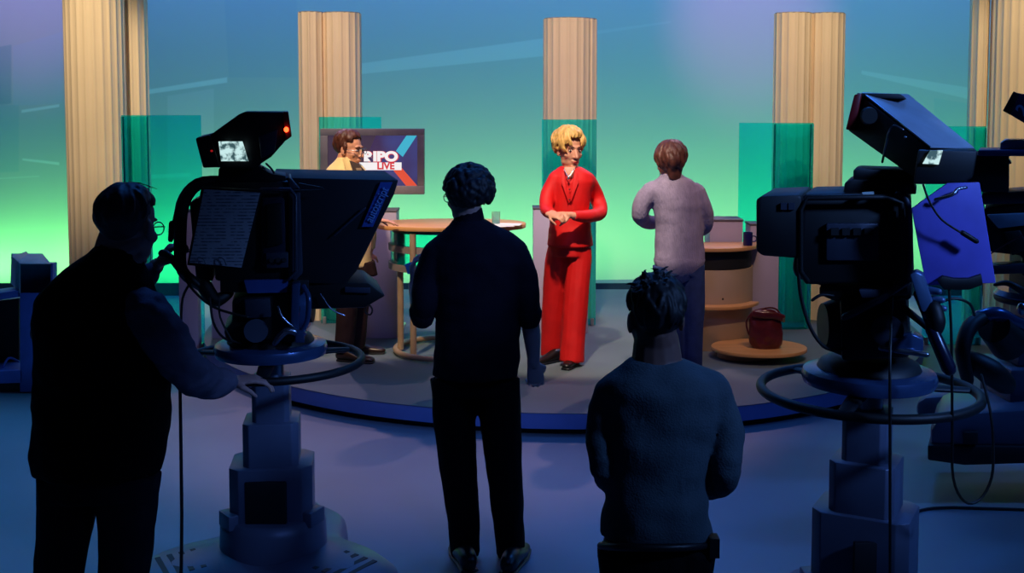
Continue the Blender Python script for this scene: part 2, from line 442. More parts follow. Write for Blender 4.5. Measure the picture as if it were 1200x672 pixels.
text('RIPO', P(446.5, 184.3, MD - .012), .107, redp, scr, 'logo_red_edge', bold=.010, sx=1.2)
text('RIPO', P(446, 184, MD - .016), .107, wht, scr, 'logo_letters', bold=.006, sx=1.2)
MB().slab(rect(420, 190.5, 470.5, 199.5), MD - .01, MD - .006).build('logo_bar', wht, scr)
text('LIVE', P(452, 195, MD - .014), .078, redp, scr, 'logo_letters', bold=.003, sx=1.0)
MB().cyl(V((X_(436, MD), MD + .10, STZ)), V((X_(436, MD), MD + .10, 1.7)), .03).build('monitor_pole', alu, t)
MB().box((X_(436, MD), MD + .12, STZ + .012), (.5, .2, .02)).build('base_plate', alu, t, bevel=.003)

# ------------------------------------------------------------------ standing table
wood = mat('beech_veneer', (214, 158, 96), .35, 0, .10, 3, 0, 60, stretch=(1, 8, 8))
tube_m = mat('tan_painted_tube', (176, 150, 118), .4, .2)
TD = 8.75
tc_ = P(528.5, 262, TD)
t = thing('standing_table', 'oval beech standing table on tan tube legs between the two presenters', 'table', (tc_.x, TD, STZ))
ttz = tc_.z
outl = []
for i in range(96):
    a = 2 * pi * i / 96; ex = .573 * (abs(cos(a)) ** .9) * (1 if cos(a) > 0 else -1)
    outl.append((tc_.x + ex, TD + .33 * (abs(sin(a)) ** .9) * (1 if sin(a) > 0 else -1)))
MB().prism([V((x, y, ttz - .03)) for x, y in outl], (0, 0, .035)).build('table_top', wood, t, bevel=.008)
MB().prism([V((tc_.x + (x - tc_.x) * .78, TD + (y - TD) * .8, ttz - .06)) for x, y in outl], (0, 0, .03)).build('under_frame', dkm, t)
legs = [(X_(483, 8.48), 8.48), (X_(468, 8.66), 8.66), (X_(566, 8.5), 8.5), (X_(575, 8.95), 8.95)]
for x, y in legs:
    MB().cyl(V((x, y, STZ + .02)), V((x, y, ttz - .05)), .024, seg=20).build('leg', tube_m, t)
MB().torus((X_(524, 8.6), 8.66, STZ + .03), .40, .022).build('foot_ring', tube_m, t)
for zz in (290, 312):
    z = 2.06 - (zz - 117) / F * 8.75; b = MB(); pts = []
    cx = X_(515, 8.8); 
    for i in range(25):
        a = pi + pi * i / 24 * 1.0; pts.append((cx + .40 * cos(a), 8.85 + .40 * sin(a)))
    inn = [(cx + (x - cx) * .9, 8.85 + (y - 8.85) * .9) for x, y in pts][::-1]
    b.prism([V((x, y, z - .025)) for x, y in pts + inn], (0, 0, .05)).build('shelf_band', mat('grey_shelf_band', (128, 118, 112), .5), t)
b = MB(); pts = [(X_(515, 8.8) + .385 * cos(pi + pi * i / 24), 8.85 + .385 * sin(pi + pi * i / 24)) for i in range(25)]
inn = [(X_(515, 8.8) + (x - X_(515, 8.8)) * .97, 8.85 + (y - 8.85) * .97) for x, y in pts][::-1]
b.prism([V((x, y, .78)) for x, y in pts + inn], (0, 0, .30)).build('green_apron', glass, t)
# things on the table
clear = mat('drinking_glass', (225, 240, 235), .05, 0, 0, trans=.9)
b = MB(); g = P(581, 262, 8.55); gz = ttz + .006
b.lathe((g.x, 8.6, gz), [(.026, 0), (.03, .006), (.033, .10), (.030, .10), (.026, .012)])
tag(b.build('drinking_glass', clear), 'small clear drinking glass on the standing table', 'glass')
pap = mat('white_paper', (238, 236, 228), .7)
b = MB(); b.box((X_(583, 8.6), 8.5, ttz + .009), (.22, .15, .004), Matrix.Rotation(.3, 3, 'Z'))
b.box((X_(595, 8.6), 8.56, ttz + .0135), (.20, .14, .004), Matrix.Rotation(-.15, 3, 'Z'))
tag(b.build('paper_sheets', pap), 'loose white papers lying by the glass on the standing table', 'paper')

# ------------------------------------------------------------------ curved desk on the right
tan_m = mat('tan_laminate', (176, 152, 122), .5, 0, .05, 3)
blk = mat('matt_black_board', (20, 22, 26), .7)
DX, DD = X_(835, 8.9), 8.95
t = thing('curved_desk', 'curved tan desk with wooden half-round shelves at the right of the stage', 'desk', (DX, DD, STZ))
def arc(cx, cy, r, a0, a1, n=28, ry=None): return [(cx + r * cos(a0 + (a1 - a0) * i / n), cy + (ry or r) * sin(a0 + (a1 - a0) * i / n)) for i in range(n + 1)]
def Z_(y, D): return 2.06 - (y - 117) / F * D
body = arc(DX, DD + .05, .34, pi, 2 * pi) 
MB().prism([V((x, y, STZ)) for x, y in body], (0, 0, Z_(320, 8.6) - STZ)).build('curved_body', tan_m, t, bevel=.003)
MB().prism([V((DX + (x - DX) * .97, DD + (y - DD) * .97, Z_(320, 8.6))) for x, y in body], (0, 0, Z_(298, 8.6) - Z_(320, 8.6))).build('dark_recess', blk, t)
MB().prism([V((x, y, Z_(298, 8.55))) for x, y in arc(DX - .01, DD + .06, .40, pi, 2 * pi)], (0, 0, .03)).build('desk_top', wood, t, bevel=.005)
MB().prism([V((x, y, Z_(368, 8.5))) for x, y in arc(DX - .02, DD + .02, .41, pi, 1.88 * pi)], (0, 0, .025)).build('middle_shelf', wood, t, bevel=.004)
LX, LD = X_(893, 8.45), 8.45
lz = Z_(413, 8.4)
MB().lathe((LX, LD, lz - .012), [(.35, 0), (.352, .004), (.352, .02), (.35, .024)], sy=.82, seg=64).build('low_round_shelf', wood, t)
MB().lathe((LX - .10, LD + .04, STZ), [(.20, 0), (.20, lz - STZ - .013)], sy=.8, seg=48).build('shelf_drum', tan_m, t)
for q in ((-.12, -.31), (.05, -.33)):
    MB().ell((DX + q[0], DD + .05 + q[1], Z_(357, 8.5)), (.012, .008, .012)).build('door_knob', dkm, t)
# handbag
bagm = mat('oxblood_leather', (84, 26, 30), .28, 0, .25, 14, .3, 30)
bp = V((X_(901, 8.4), 8.4, lz + .012))
t = thing('handbag', 'dark red-brown leather handbag standing on the low round wooden shelf', 'handbag', bp)
s = 8.4 / F
b = MB(); b.tube([bp + V((0, 0, .03)), bp + V((.0, 0, .10)), bp + V((-.005, 0, .20)), bp + V((-.004, 0, .262))], [(.118, .062), (.128, .066), (.116, .05), (.100, .030)], side=(1, 0, 0), seg=28)
body = b.build('bag_body', bagm, t, voxel=.007, relax=3, fold=.010, fscale=(14, 14, 9))
b = MB(); b.tube([bp + V((-.10, -.035, .262)), bp + V((-.03, -.052, .255)), bp + V((.06, -.05, .25)), bp + V((.125, -.02, .225))], [(.026, .010)] * 4, side=(0, 0, 1)); b.build('bag_flap', bagm, t)
b = MB(); b.tube([bp + V((-.125, 0, .10)), bp + V((-.145, 0, .19)), bp + V((-.10, 0, .265)), bp + V((.0, 0, .30)), bp + V((.08, 0, .285)), bp + V((.13, 0, .20))], .007); b.build('handle', bagm, t)
MB().box(bp + V((.122, -.035, .215)), (.016, .012, .03)).build('buckle', mat('brass', (190, 160, 100), .3, .9), t, 'small metal buckle')
# dark mug on the desk
b = MB(); m0 = V((X_(879, 8.75), 8.78, Z_(298, 8.55) + .032)); b.lathe(m0, [(.035, 0), (.037, .10), (.033, .10), (.031, .01)])
b.torus(m0 + V((.045, 0, .05)), .022, .005, seg=20, sec=8, rot=Matrix.Rotation(pi / 2, 3, 'X'))
tag(b.build('mug', mat('navy_glaze', (30, 26, 90), .3)), 'dark blue mug on the curved desk beside the camera lens hood', 'mug')

# ------------------------------------------------------------------ people
def ortho(fwd, tilt=0):
    f = V(fwd).normalized(); r = f.cross(V((0, 0, 1))).normalized(); u = r.cross(f)
    return Matrix((r, f, u)).transposed()
def head_soup(b, c, R, s, female=False):
    def e(p, r, rx=0): b.ell(c + R @ (V(p) * s), V(r) * s, R @ Matrix.Rotation(rx, 3, 'X') if rx else R)
    e((0, -.012, .035), (.076, .095, .086)); e((0, .018, -.02), (.066, .074, .085)); e((0, .024, -.066), (.056, .060, .044))
    e((0, .068, -.097), (.024, .019, .018)); e((0, .078, .026), (.050, .014, .011))
    for k in (-1, 1):
        e((.042 * k, .055, -.026), (.022, .021, .020)); e((.0775 * k, -.004, -.008), (.008, .020, .033), .2); e((.012 * k, .092, -.036), (.008, .010, .008))
        e((.047 * k, .018, -.07), (.012, .03, .022))
    b.tube([c + R @ (V(p) * s) for p in ((0, .083, .018), (0, .098, -.012), (0, .108, -.034))], [.0075 * s, .009 * s, .0115 * s])
    e((0, .085, -.060), (.024, .012, .006)); e((0, .083, -.071), (.020, .012, .006))
def face_parts(c, R, s, parent, skin, lip, brow, look=0):
    for k in (-1, 1):
        b = MB(); b.ell(c + R @ (V((.031 * k, .074, .004)) * s), V((.0125, .011, .0070)) * s, R); e = b.build('eye', mat('eye_white', (215, 208, 200), .3, 0, 0), parent)
        b = MB(); b.ell(c + R @ (V((.031 * k + look, .0835, .004)) * s), V((.006, .004, .006)) * s, R); b.build('iris', mat('iris_dark', (40, 32, 28), .3, 0, 0), e)
        b = MB(); b.tube([c + R @ (V(p) * s) for p in ((.013 * k, .090, .027), (.032 * k, .089, .031), (.052 * k, .077, .024))], [.003 * s, .0035 * s, .002 * s]); b.build('eyebrow', brow, parent)
    b = MB(); b.ell(c + R @ (V((0, .0955, -.0665)) * s), V((.022, .005, .0045)) * s, R); b.build('lips', lip, parent)
def glasses(c, R, s, parent, m):
    b = MB()
    for k in (-1, 1):
        b.torus(c + R @ (V((.033 * k, .108, 0)) * s), .0195 * s, .002 * s, seg=28, sec=6, rot=R @ Matrix.Rotation(pi / 2, 3, 'X'))
        b.tube([c + R @ (V(p) * s) for p in ((.056 * k, .106, .006), (.078 * k, .06, .006), (.083 * k, -.005, .004))], .0022 * s, smooth=0, seg=6)
    b.tube([c + R @ (V(p) * s) for p in ((-.011, .11, .003), (0, .113, .008), (.011, .11, .003))], .002 * s, seg=6)
    return b.build('glasses', m, parent)
def hand_soup(b, w, d, nrm, s=1., curl=.5, thumb=1, spread=.1, squash=1):
    """w wrist, d pointing to the fingers, nrm out of the palm (fingers curl to it), thumb side sign"""
    d = V(d).normalized(); nrm = V(nrm); nrm = (nrm - d * nrm.dot(d)).normalized(); lat = d.cross(nrm) * thumb
    def q(a, l, n): return w + (d * a + lat * l + nrm * n) * s
    b.tube([q(-.02, 0, 0), q(.015, 0, 0), q(.05, 0, 0), q(.088, -.002, 0)], [(.026 * s, .019 * s), (.032 * s, .017 * s), (.040 * s, .015 * s), (.038 * s, .012 * s)], side=lat)
    for i, (l, L, off) in enumerate(((.031, .078, 0), (.0105, .086, .004), (-.0105, .080, .002), (-.031, .064, -.006))):
        p = q(.082 + off, l, 0); pts = [p - d * .02 * s, p]; ang = curl * .55 + .08 * i * curl; dd = d + lat * (l * 6 * spread)
        seg = [L * .44, L * .31, L * .25]
        for k in range(3):
            v = (dd * cos(ang) + nrm * sin(ang)).normalized(); pts.append(pts[-1] + v * seg[k] * s); ang += curl * .95
        b.tube(pts, [.0095 * s, .0092 * s, .0085 * s, .0078 * s, .0065 * s], seg=10, smooth=0)
    v1 = (d * .55 + lat * .75 + nrm * .25).normalized(); v2 = (d * .8 + lat * (.25 - .3 * curl) + nrm * (.3 + .5 * curl)).normalized()
    p = q(.018, .024, .002); b.tube([p, p + v1 * .035 * s, p + v1 * .035 * s + v2 * .032 * s, p + v1 * .035 * s + v2 * .055 * s + nrm * .006 * s], [.014 * s, .0115 * s, .0095 * s, .0075 * s], seg=10, smooth=0)
def hair_soup(b, c, R, s, n, rad, line, r=(.086, .102, .098), ctr=(0, -.014, .036), lift=.0, rng=None, cap=.97, wob=.12):
    """tufts sweep from the crown over the skull; line(az) gives how far down (polar angle) they reach; az 0 = face"""
    rng = rng or random.Random(5)
    def pt(az, po, k): return c + R @ (V((ctr[0] + r[0] * k * sin(po) * sin(az), ctr[1] + r[1] * k * sin(po) * cos(az), ctr[2] + r[2] * k * cos(po))) * s)
    b.ell(c + R @ (V((ctr[0], ctr[1] - .012, ctr[2] + .006)) * s), V((r[0] * cap, r[1] * cap * .94, r[2] * cap)) * s, R)
    for i in range(n):
        az = rng.uniform(-pi, pi); L = line(az); p0 = rng.uniform(0, L * .7); p1 = min(L, p0 + rng.uniform(.5, .9)) + rng.uniform(-.08, .08)
        k0 = rng.uniform(.96, 1.0 + lift); az1 = az + rng.uniform(-1, 1) * wob
        pts = [pt(az + (az1 - az) * t, p0 + (p1 - p0) * t, k0 + .02 * sin(pi * t)) for t in (0, .33, .66, 1)]
        rr = rad * s * rng.uniform(.8, 1.2)
        b.tube(pts, [rr * .7, rr, rr * .9, rr * .35], seg=8)
def shoe(pos, d, m, parent, s=1.):
    d = V(d).normalized(); b = MB(); p = V(pos)
    b.tube([p - d * .06 * s + V((0, 0, .045)), p + V((0, 0, .05)), p + d * .09 * s + V((0, 0, .032)), p + d * .18 * s + V((0, 0, .026))], [(.036 * s, .042), (.040 * s, .045), (.046 * s, .030), (.036 * s, .022)], side=d.cross(V((0, 0, 1))))
    o = b.build('shoe', m, parent, voxel=.008, relax=3)
    b = MB(); b.tube([p - d * .075 * s + V((0, 0, .010)), p + V((0, 0, .010)), p + d * .10 * s + V((0, 0, .010)), p + d * .19 * s + V((0, 0, .010))], [(.036 * s, .009), (.038 * s, .009), (.048 * s, .009), (.036 * s, .009)], side=d.cross(V((0, 0, 1)))); b.build('sole', dkm, o)
def figure(D, label, torso, legs, sleeves, skins, head, hands, tops, trous, skin, base, shoes, vox=.0065, tb=None, fold=.006, sleeve_mat=None, neck=None, yaw=0, nw=1.0):
    """outlines given as (px, py, half-width px, depth) read off the photo; D = distance of the figure"""
    t = thing('person', label, 'person', base)
    tcx = P(torso[-1][0], 0, D).x
    def sl(L):
        k = [pr(q) for q in L]; p, rr = k[0]; k[0] = (p + V(((tcx - p.x) * (.10), 0, -.14 * rr)), rr); return k
    def pr(q, D=D):
        Dq = q[3] if len(q) > 3 else D; return P(q[0], q[1], Dq), q[2] * Dq / F
    side = V((cos(yaw), sin(yaw), 0))
    # body
    b = MB()
    tp = [(P(x, y, D), (hw * D / F, dp)) for x, y, hw, dp in torso]
    b.tube([p for p, r in tp], [(r[0] * .84, r[1] * .84) for p, r in tp], side=side, seg=20, cap=False, flat=True)
    for L in legs:
        k = [pr(q) for q in L]; b.tube([p for p, r in k], [r * .74 for p, r in k], cap=False)
        b.tube([tp[0][0], k[0][0]], [.08, .08])
    for L in sleeves:
        k = sl(L); b.tube([p for p, r in k], [r * .78 for p, r in k])
    for L in skins:
        k = [pr(q) for q in L]; b.tube([p for p, r in k], [r for p, r in k])
    hc, hd, hs = head; R = ortho(hd)
    head_soup(b, hc, R, hs)
    nb = neck or tp[-1][0]
    b.tube([nb - V((0, 0, .03)), nb + (hc - nb) * .35, hc + R @ (V((0, -.008, -.045)) * hs)], [(.066 * hs * nw, .06 * hs), (.058 * hs * nw, .058 * hs), (.052 * hs * nw, .056 * hs)], side=side)
    for h in hands: hand_soup(b, **h)
    body = b.build('body', skin, t, voxel=vox, relax=2)
    # top
    b = MB(); b.tube([p for p, r in tp], [r for p, r in tp], side=side, seg=28, cap=False, flat=True)
    if sleeve_mat is None:
        for L in sleeves:
            k = sl(L); b.tube([p for p, r in k], [r for p, r in k], cap='start')
    top = b.build(tops[0], tops[1], t, voxel=.009, relax=6, fold=fold, fscale=(7, 7, 9))
    if sleeve_mat is not None:
        for L in sleeves:
            k = sl(L); b = MB(); b.tube([p for p, r in k], [r for p, r in k]); b.build('sleeve', sleeve_mat, t, voxel=.009, relax=3, fold=fold, fscale=(12, 12, 18))
    b = MB()
    hips = [pr(L[0])[0] for L in legs]; hcen = sum(hips, V((0, 0, 0))) / len(hips)
    a = max((hips[0] - hips[-1]).length / 2 + pr(legs[0][0])[1] * .95, .12)
    b.tube([hcen + V((0, 0, .04)), hcen - V((0, 0, .07))], [(a * .86, torso[0][3] * .84), (a * .96, torso[0][3] * .88)], side=side, cap=False, flat=True)
    for L in legs:
        k = [pr(q) for q in L]; b.tube([p for p, r in k], [r for p, r in k], cap=False)
    tr = b.build(trous[0], trous[1], t, voxel=.009, relax=3, fold=fold * .8, fscale=(14, 14, 5))
    for p, d, m, s_ in shoes: shoe(p, d, m, t, s_)
    return t, body, R, hc, hs
skin_l = mat('skin_light', (222, 160, 128), .5, 0, .06, 20)
skin_s = mat('skin_shaded_brown', (112, 78, 68), .6, 0, .06, 20)
skin_d = mat('skin_tan', (196, 150, 140), .55, 0, .06, 20)
blackcloth = mat('black_fabric', (13, 11, 14), .85, 0, .2, 12, .3, 160)
blackshoe = mat('black_shoe_leather', (14, 13, 14), .35)
metal_f = mat('glasses_wire', (150, 150, 155), .25, .9, 0)

# --- woman in red
D = 8.3; red = mat('bright_red_wool', (225, 14, 12), .65, 0, .06, 10, .15, 200)
blond = mat('blond_hair', (214, 170, 92), .5, 0, .35, 40, stretch=(1, 1, .4))
def G(x, y, z=STZ):
    dd = P(x, y, 1) - V((0, 0, H)); return V((0, 0, H)) + dd * ((z - H) / dd.z)
hc = P(667, 176, D)
Lw, Rw = P(650, 251, 8.02), P(668, 252, 8.03)
t, body, R, hc, hs = figure(D, 'blond woman in a bright red trouser suit, standing with hands clasped',
    [(668, 288, 27.5, .155), (668, 268, 25, .14), (668, 248, 22, .12), (669, 228, 24, .125), (670, 213, 27, .12), (670, 204, 25, .10), (669, 198.5, 17, .08), (668, 195, 10, .065)],
    [[(656, 288, 13, 8.32), (654, 306, 15.5, 8.33), (651, 340, 15.5, 8.38), (647, 390, 13, 8.42), (646, 416, 13, 8.45)], [(680, 288, 13, 8.28), (679, 306, 14.5, 8.27), (676, 340, 15, 8.25), (672, 390, 14.5, 8.22), (670, 424, 15, 8.2)]],
    [[(690, 209, 10.5, 8.32), (699, 230, 9.5, 8.4), (703, 249, 8.5, 8.32), (688, 254, 7.5, 8.12), (672, 253, 6, 8.03)], [(650, 208, 10, 8.28), (642, 228, 9, 8.25), (641, 246, 8, 8.16), (647, 251, 6, 8.04)]],
    [[(676, 253, 4.2, 8.05), (667, 252, 4.0, 8.02)], [(645, 250, 4.2, 8.06), (650, 251, 4.0, 8.01)]],
    (hc, (.42, -.9, -.08), 1.12),
    [dict(w=Rw, d=(-1, -.15, -.05), nrm=(0, .6, -.8), s=.95, curl=.55, thumb=1), dict(w=Lw - V((.035, .01, 0)), d=(.6, -.5, -.05), nrm=(.2, .5, -.8), s=.9, curl=.7, thumb=-1)],
    ('red_jacket', red), ('red_trousers', red), skin_l, G(662, 427), [(G(672, 428), (-.35, -.9, 0), blackshoe, .95), (G(650, 424), (-.8, -.7, 0), blackshoe, .95)], vox=.0055, fold=.005, nw=.84)
face_parts(hc, R, hs, body, skin_l, mat('lipstick', (170, 60, 56), .4, 0, 0), mat('brow_brown', (120, 84, 56), .7, 0, 0), .004)
b = MB(); hair_soup(b, hc, R, hs, 300, .0105, lambda az: (1.04 if abs(az) < .6 else 1.55 if abs(az) < .95 else 2.0 if abs(az) < 1.6 else 2.3), r=(.092, .110, .106), ctr=(0, -.016, .040), lift=.12, wob=.5)
b.build('hair', blond, body, voxel=.0045, relax=0)
b = MB()
for k in (-1, 1):
    b.prism([P(668 + k * 5, 199, 8.19), P(668 + k * 9.5, 203, 8.19), P(668 + k * 10, 214, 8.165), P(667.5 + k * 2, 236, 8.15), P(667 + k * .5, 236, 8.155), P(667 + k * 4, 214, 8.17)], (0, .012, 0))
b.build('lapels', red, t, bevel=.003)
b = MB(); b.prism([P(661, 196, 8.2), P(674, 196, 8.2), P(671, 208, 8.175), P(665, 208, 8.175)], (0, .03, 0)); b.build('bare_neckline', skin_l, t, bevel=.004)
b = MB(); b.tube([P(661, 198, 8.17), P(666, 207, 8.15), P(673, 198, 8.17)], .0035); b.ell(P(666, 209, 8.145), (.008, .005, .010)); b.build('necklace', mat('silver', (200, 200, 205), .25, 1, 0), t)
for y in (222, 234):
    MB().ell(P(667.5, y, 8.155), (.007, .004, .007)).build('button', mat('dark_red_button', (120, 10, 12), .4), t)
tagged = t

# --- host in yellow jacket
D = 8.42; yel = mat('pale_yellow_jacket', (246, 218, 150), .75, 0, .05, 10, .2, 180)
hc = P(409.5, 175.5, D)
brn = mat('dark_brown_trousers', (44, 30, 32), .8, 0, .15, 10)
t, body, R, hc, hs = figure(D, 'man in glasses and pale yellow jacket with one hand on the table', 
    [(410, 312, 26, .15), (409, 290, 26, .15), (407, 262, 27, .15), (406, 238, 28, .15), (405, 216, 29, .145), (405, 203, 26, .13), (405, 194, 19, .10), (405, 188, 12, .085), (405, 184, 9, .075)],
    [[(407, 312, 15, 8.32), (407, 350, 14, 8.32), (405, 385, 12, 8.34), (403, 412, 11, 8.36)], [(420, 312, 15, 8.52), (421, 350, 13, 8.5), (418, 385, 12, 8.48), (417, 407, 11, 8.5)]],
    [[(389, 211, 12, 8.34), (389, 242, 11, 8.26), (397, 264, 10, 8.24), (420, 266, 8.5, 8.28), (437, 260, 7, 8.36)], [(421, 211, 11, 8.52), (427, 245, 10, 8.62), (432, 272, 9, 8.6), (432, 292, 8, 8.6)]],
    [[(434, 261, 5, 8.35), (443, 258, 4.4, 8.4)]],
    (hc, (.92, -.38, -.10), 1.05),
    [dict(w=P(442, 258, 8.4) , d=(1, .12, -.12), nrm=(0, 0, -1), s=.95, curl=.25, thumb=1), dict(w=P(432, 297, 8.6), d=(.1, 0, -1), nrm=(0, 1, 0), s=.95, curl=.5, thumb=1)],
    ('yellow_jacket', yel), ('brown_trousers', brn), skin_l, G(410, 423), [(G(408, 424), (.9, -.3, 0), mat('brown_shoe_leather', (48, 32, 24), .3), 1.05), (G(420, 414), (.95, -.1, 0), mat('brown_shoe_leather', (48, 32, 24), .3), 1.05)], vox=.0055, fold=.006)
face_parts(hc, R, hs, body, skin_l, mat('lip_plain', (176, 104, 88), .5, 0, 0), mat('brow_brown', (120, 84, 56), .7, 0, 0))
glasses(hc, R, hs, body, metal_f)
b = MB(); hair_soup(b, hc, R, hs, 130, .010, lambda az: (.95 if abs(az) < .75 else 1.25 if abs(az) < 1.35 else 2.15), r=(.084, .104, .100), lift=.04)
for k in (-1, 1): b.tube([hc + R @ (V((.078 * k, .014, .03)) * hs), hc + R @ (V((.078 * k, .010, -.02)) * hs)], .008)
b.build('hair', mat('reddish_brown_hair', (78, 40, 26), .5, 0, .35, 40), body, voxel=.006, relax=1)
b = MB(); b.prism([P(409, 188, 8.27), P(420, 192, 8.27), P(436, 210, 8.26), P(432, 240, 8.26), P(424, 226, 8.25), P(417, 210, 8.25)], (0, .02, 0)); b.build('dark_shirt', mat('dark_brown_shirt', (52, 34, 30), .7), t, bevel=.003)
b = MB(); b.prism([P(417, 197, 8.245), P(423, 197, 8.245), P(432, 226, 8.245), P(430, 240, 8.245), P(425, 226, 8.24)], (0, .008, 0)); b.build('striped_tie', mat('striped_tie_silk', (150, 128, 104), .4, 0, .6, 40, stretch=(1, 1, 3)), t)
b = MB(); b.prism([P(401, 186, 8.27), P(407, 184, 8.25), P(418, 214, 8.235), P(424, 232, 8.235), P(413, 222, 8.235), P(410, 216, 8.24)], (0, .012, 0)); b.build('lapel', yel, t, bevel=.003)

# --- woman in grey-blue sweater
D = 7.95; knit = mat('grey_lilac_knit', (158, 148, 176), .9, 0, .10, 30, .6, 120, stretch=(1, 1, .25))
hc = P(785.5, 192, D); jean = mat('dark_denim', (56, 74, 124), .85, 0, .15, 20, .2, 200)
t, body, R, hc, hs = figure(D, 'person from behind in ribbed lilac-grey sweater and dark jeans by the curved desk',
    [(796, 306, 30.5, .13), (796, 285, 29, .125), (796, 262, 28, .12), (794, 240, 30, .125), (791, 224, 31, .115), (789, 213, 24, .095), (787, 207, 14, .075), (786, 203, 11, .07)],
    [[(781, 310, 17), (784, 350, 15), (788, 390, 13), (790, 430, 11.5)], [(810, 310, 16.5), (812, 350, 14.5), (812, 390, 12.5), (812, 432, 11.5)]],
    [[(762, 222, 12), (753, 238, 11.5), (751, 254, 10, 7.98), (762, 261, 8.5, 8.12), (782, 258, 7, 8.2)], [(819, 224, 11.5), (825, 244, 10), (827, 263, 9, 8.0), (818, 270, 7.5, 8.15), (800, 266, 6, 8.22)]],
    [], (hc, (-.25, .96, -.05), 1.10),
    [dict(w=P(784, 258, 8.2), d=(1, .1, 0), nrm=(0, -1, 0), s=.9, curl=.6, thumb=-1), dict(w=P(798, 266, 8.22), d=(-1, .1, 0), nrm=(0, -1, 0), s=.9, curl=.6, thumb=1)],
    ('ribbed_sweater', knit), ('jeans', jean), skin_l, G(800, 440), [(G(790, 440), (-.1, 1, 0), blackshoe, 1), (G(812, 441), (.15, 1, 0), blackshoe, 1)], fold=.006)
b = MB(); hair_soup(b, hc, R, hs, 170, .012, lambda az: (1.0 if abs(az) < .7 else 1.9 if abs(az) < 1.3 else 2.35), r=(.094, .108, .108), ctr=(0, -.014, .034), lift=.06)
b.tube([hc + R @ (V((0, -.07, -.03)) * hs), hc + R @ (V((0, -.068, -.085)) * hs)], [(.055 * hs, .035 * hs), (.04 * hs, .02 * hs)], side=R @ V((1, 0, 0)))
b.build('hair', mat('auburn_brown_hair', (96, 54, 44), .5, 0, .35, 40), body, voxel=.006, relax=1)
b = MB(); b.tube([P(796, 304, D), P(796, 311, D)], [(30.5 * D / F, .137), (29 * D / F, .132)], side=(1, 0, 0), seg=30); b.build('sweater_hem', knit, t)

# --- man standing in the middle, from behind
D = 5.06; navy = mat('navy_black_shirt', (24, 19, 30), .85, 0, .15, 14, .25, 160)
hc = P(548, 231, D)
GF = lambda x, y: G(x, y, 0)
t, body, R, hc, hs = figure(D, 'man from behind with curly dark hair and navy shirt with rolled sleeves',
    [(557, 440, 52, .135), (559, 415, 51.5, .135), (560, 375, 50, .135), (560, 335, 53, .14), (560, 305, 57, .135), (560, 287, 56, .12), (558, 274, 44, .10), (553, 264, 26, .08), (550, 257, 19, .07)],
    [[(531, 443, 27), (533, 500, 25.5), (538, 560, 22), (543, 610, 19.5), (545, 650, 18)], [(583, 443, 27), (587, 500, 25), (592, 560, 21.5), (596, 610, 18.5), (598, 652, 17)]],
    [[(514, 293, 20), (503, 325, 19), (497, 352, 16.5, 5.02), (495, 366, 15, 5.04)], [(603, 294, 21), (612, 325, 19), (617, 352, 16.5, 5.04), (620, 368, 14.5, 5.04)]],
    [[(496, 364, 12, 5.03), (495, 373, 11.5, 5.06), (489, 352, 9, 5.26), (485, 334, 6.8, 5.36)], [(620, 366, 11.5, 5.04), (623, 392, 10.5, 5.06), (625, 415, 8.2, 5.08), (625, 426, 7, 5.08)]],
    (hc, (-.56, .83, -.08), 1.05),
    [dict(w=P(485, 334, 5.36), d=(-.1, .2, 1), nrm=(1, 0, .1), s=1, curl=.6, thumb=1), dict(w=P(625, 426, 5.08), d=(.16, .15, -1), nrm=(-.3, .95, 0), s=1, curl=.85, thumb=1)],
    ('navy_shirt', navy), ('dark_trousers', blackcloth), skin_d, V((0, 0, 0)) + GF(572, 666), [(GF(546, 664), (-.25, 1, 0), blackshoe, 1.1), (GF(600, 667), (.25, 1, 0), blackshoe, 1.1)], vox=.005, fold=.009)
b = MB(); rng = random.Random(3)
b.ell(hc + R @ (V((0, -.022, .04)) * hs), V((.086, .096, .090)) * hs, R)
for i in range(420):
    az = rng.uniform(-pi, pi); lim = .95 if abs(az) < .8 else 1.5 if abs(az) < 1.4 else 2.25; po = math.acos(rng.uniform(cos(lim), 1))
    b.ell(hc + R @ (V((.096 * sin(po) * sin(az), -.016 + .106 * sin(po) * cos(az), .034 + .098 * cos(po))) * hs), [rng.uniform(.011, .018) * hs] * 3, seg=8, rings=6)
b.build('curly_hair', mat('black_hair', (12, 10, 14), .6, 0, .3, 40), body, voxel=.005, relax=0)
glasses(hc, R, hs, body, metal_f)
for L in ((495, 368, 15.5, 5.04), (620, 370, 15, 5.04)):
    MB().tube([P(L[0], L[1] - 5, L[3]), P(L[0], L[1] + 2, L[3])], [L[2] * D / F * 1.02, L[2] * D / F]).build('rolled_cuff', navy, t)
b = MB(); b.tube([P(550, 260, D), P(551, 254, D)], [(19 * D / F, .075), (17 * D / F, .068)], side=(1, 0, 0)); b.build('shirt_collar', navy, t)
b = MB(); b.prism([P(474, 310, 5.4), P(487, 306, 5.42), P(488, 318, 5.42), P(478, 322, 5.4)], (0, .006, 0))
tag(b.build('folded_cue_card', mat('blue_card', (150, 200, 250), .6)), 'small blue folded card in the left hand of the standing man', 'card')

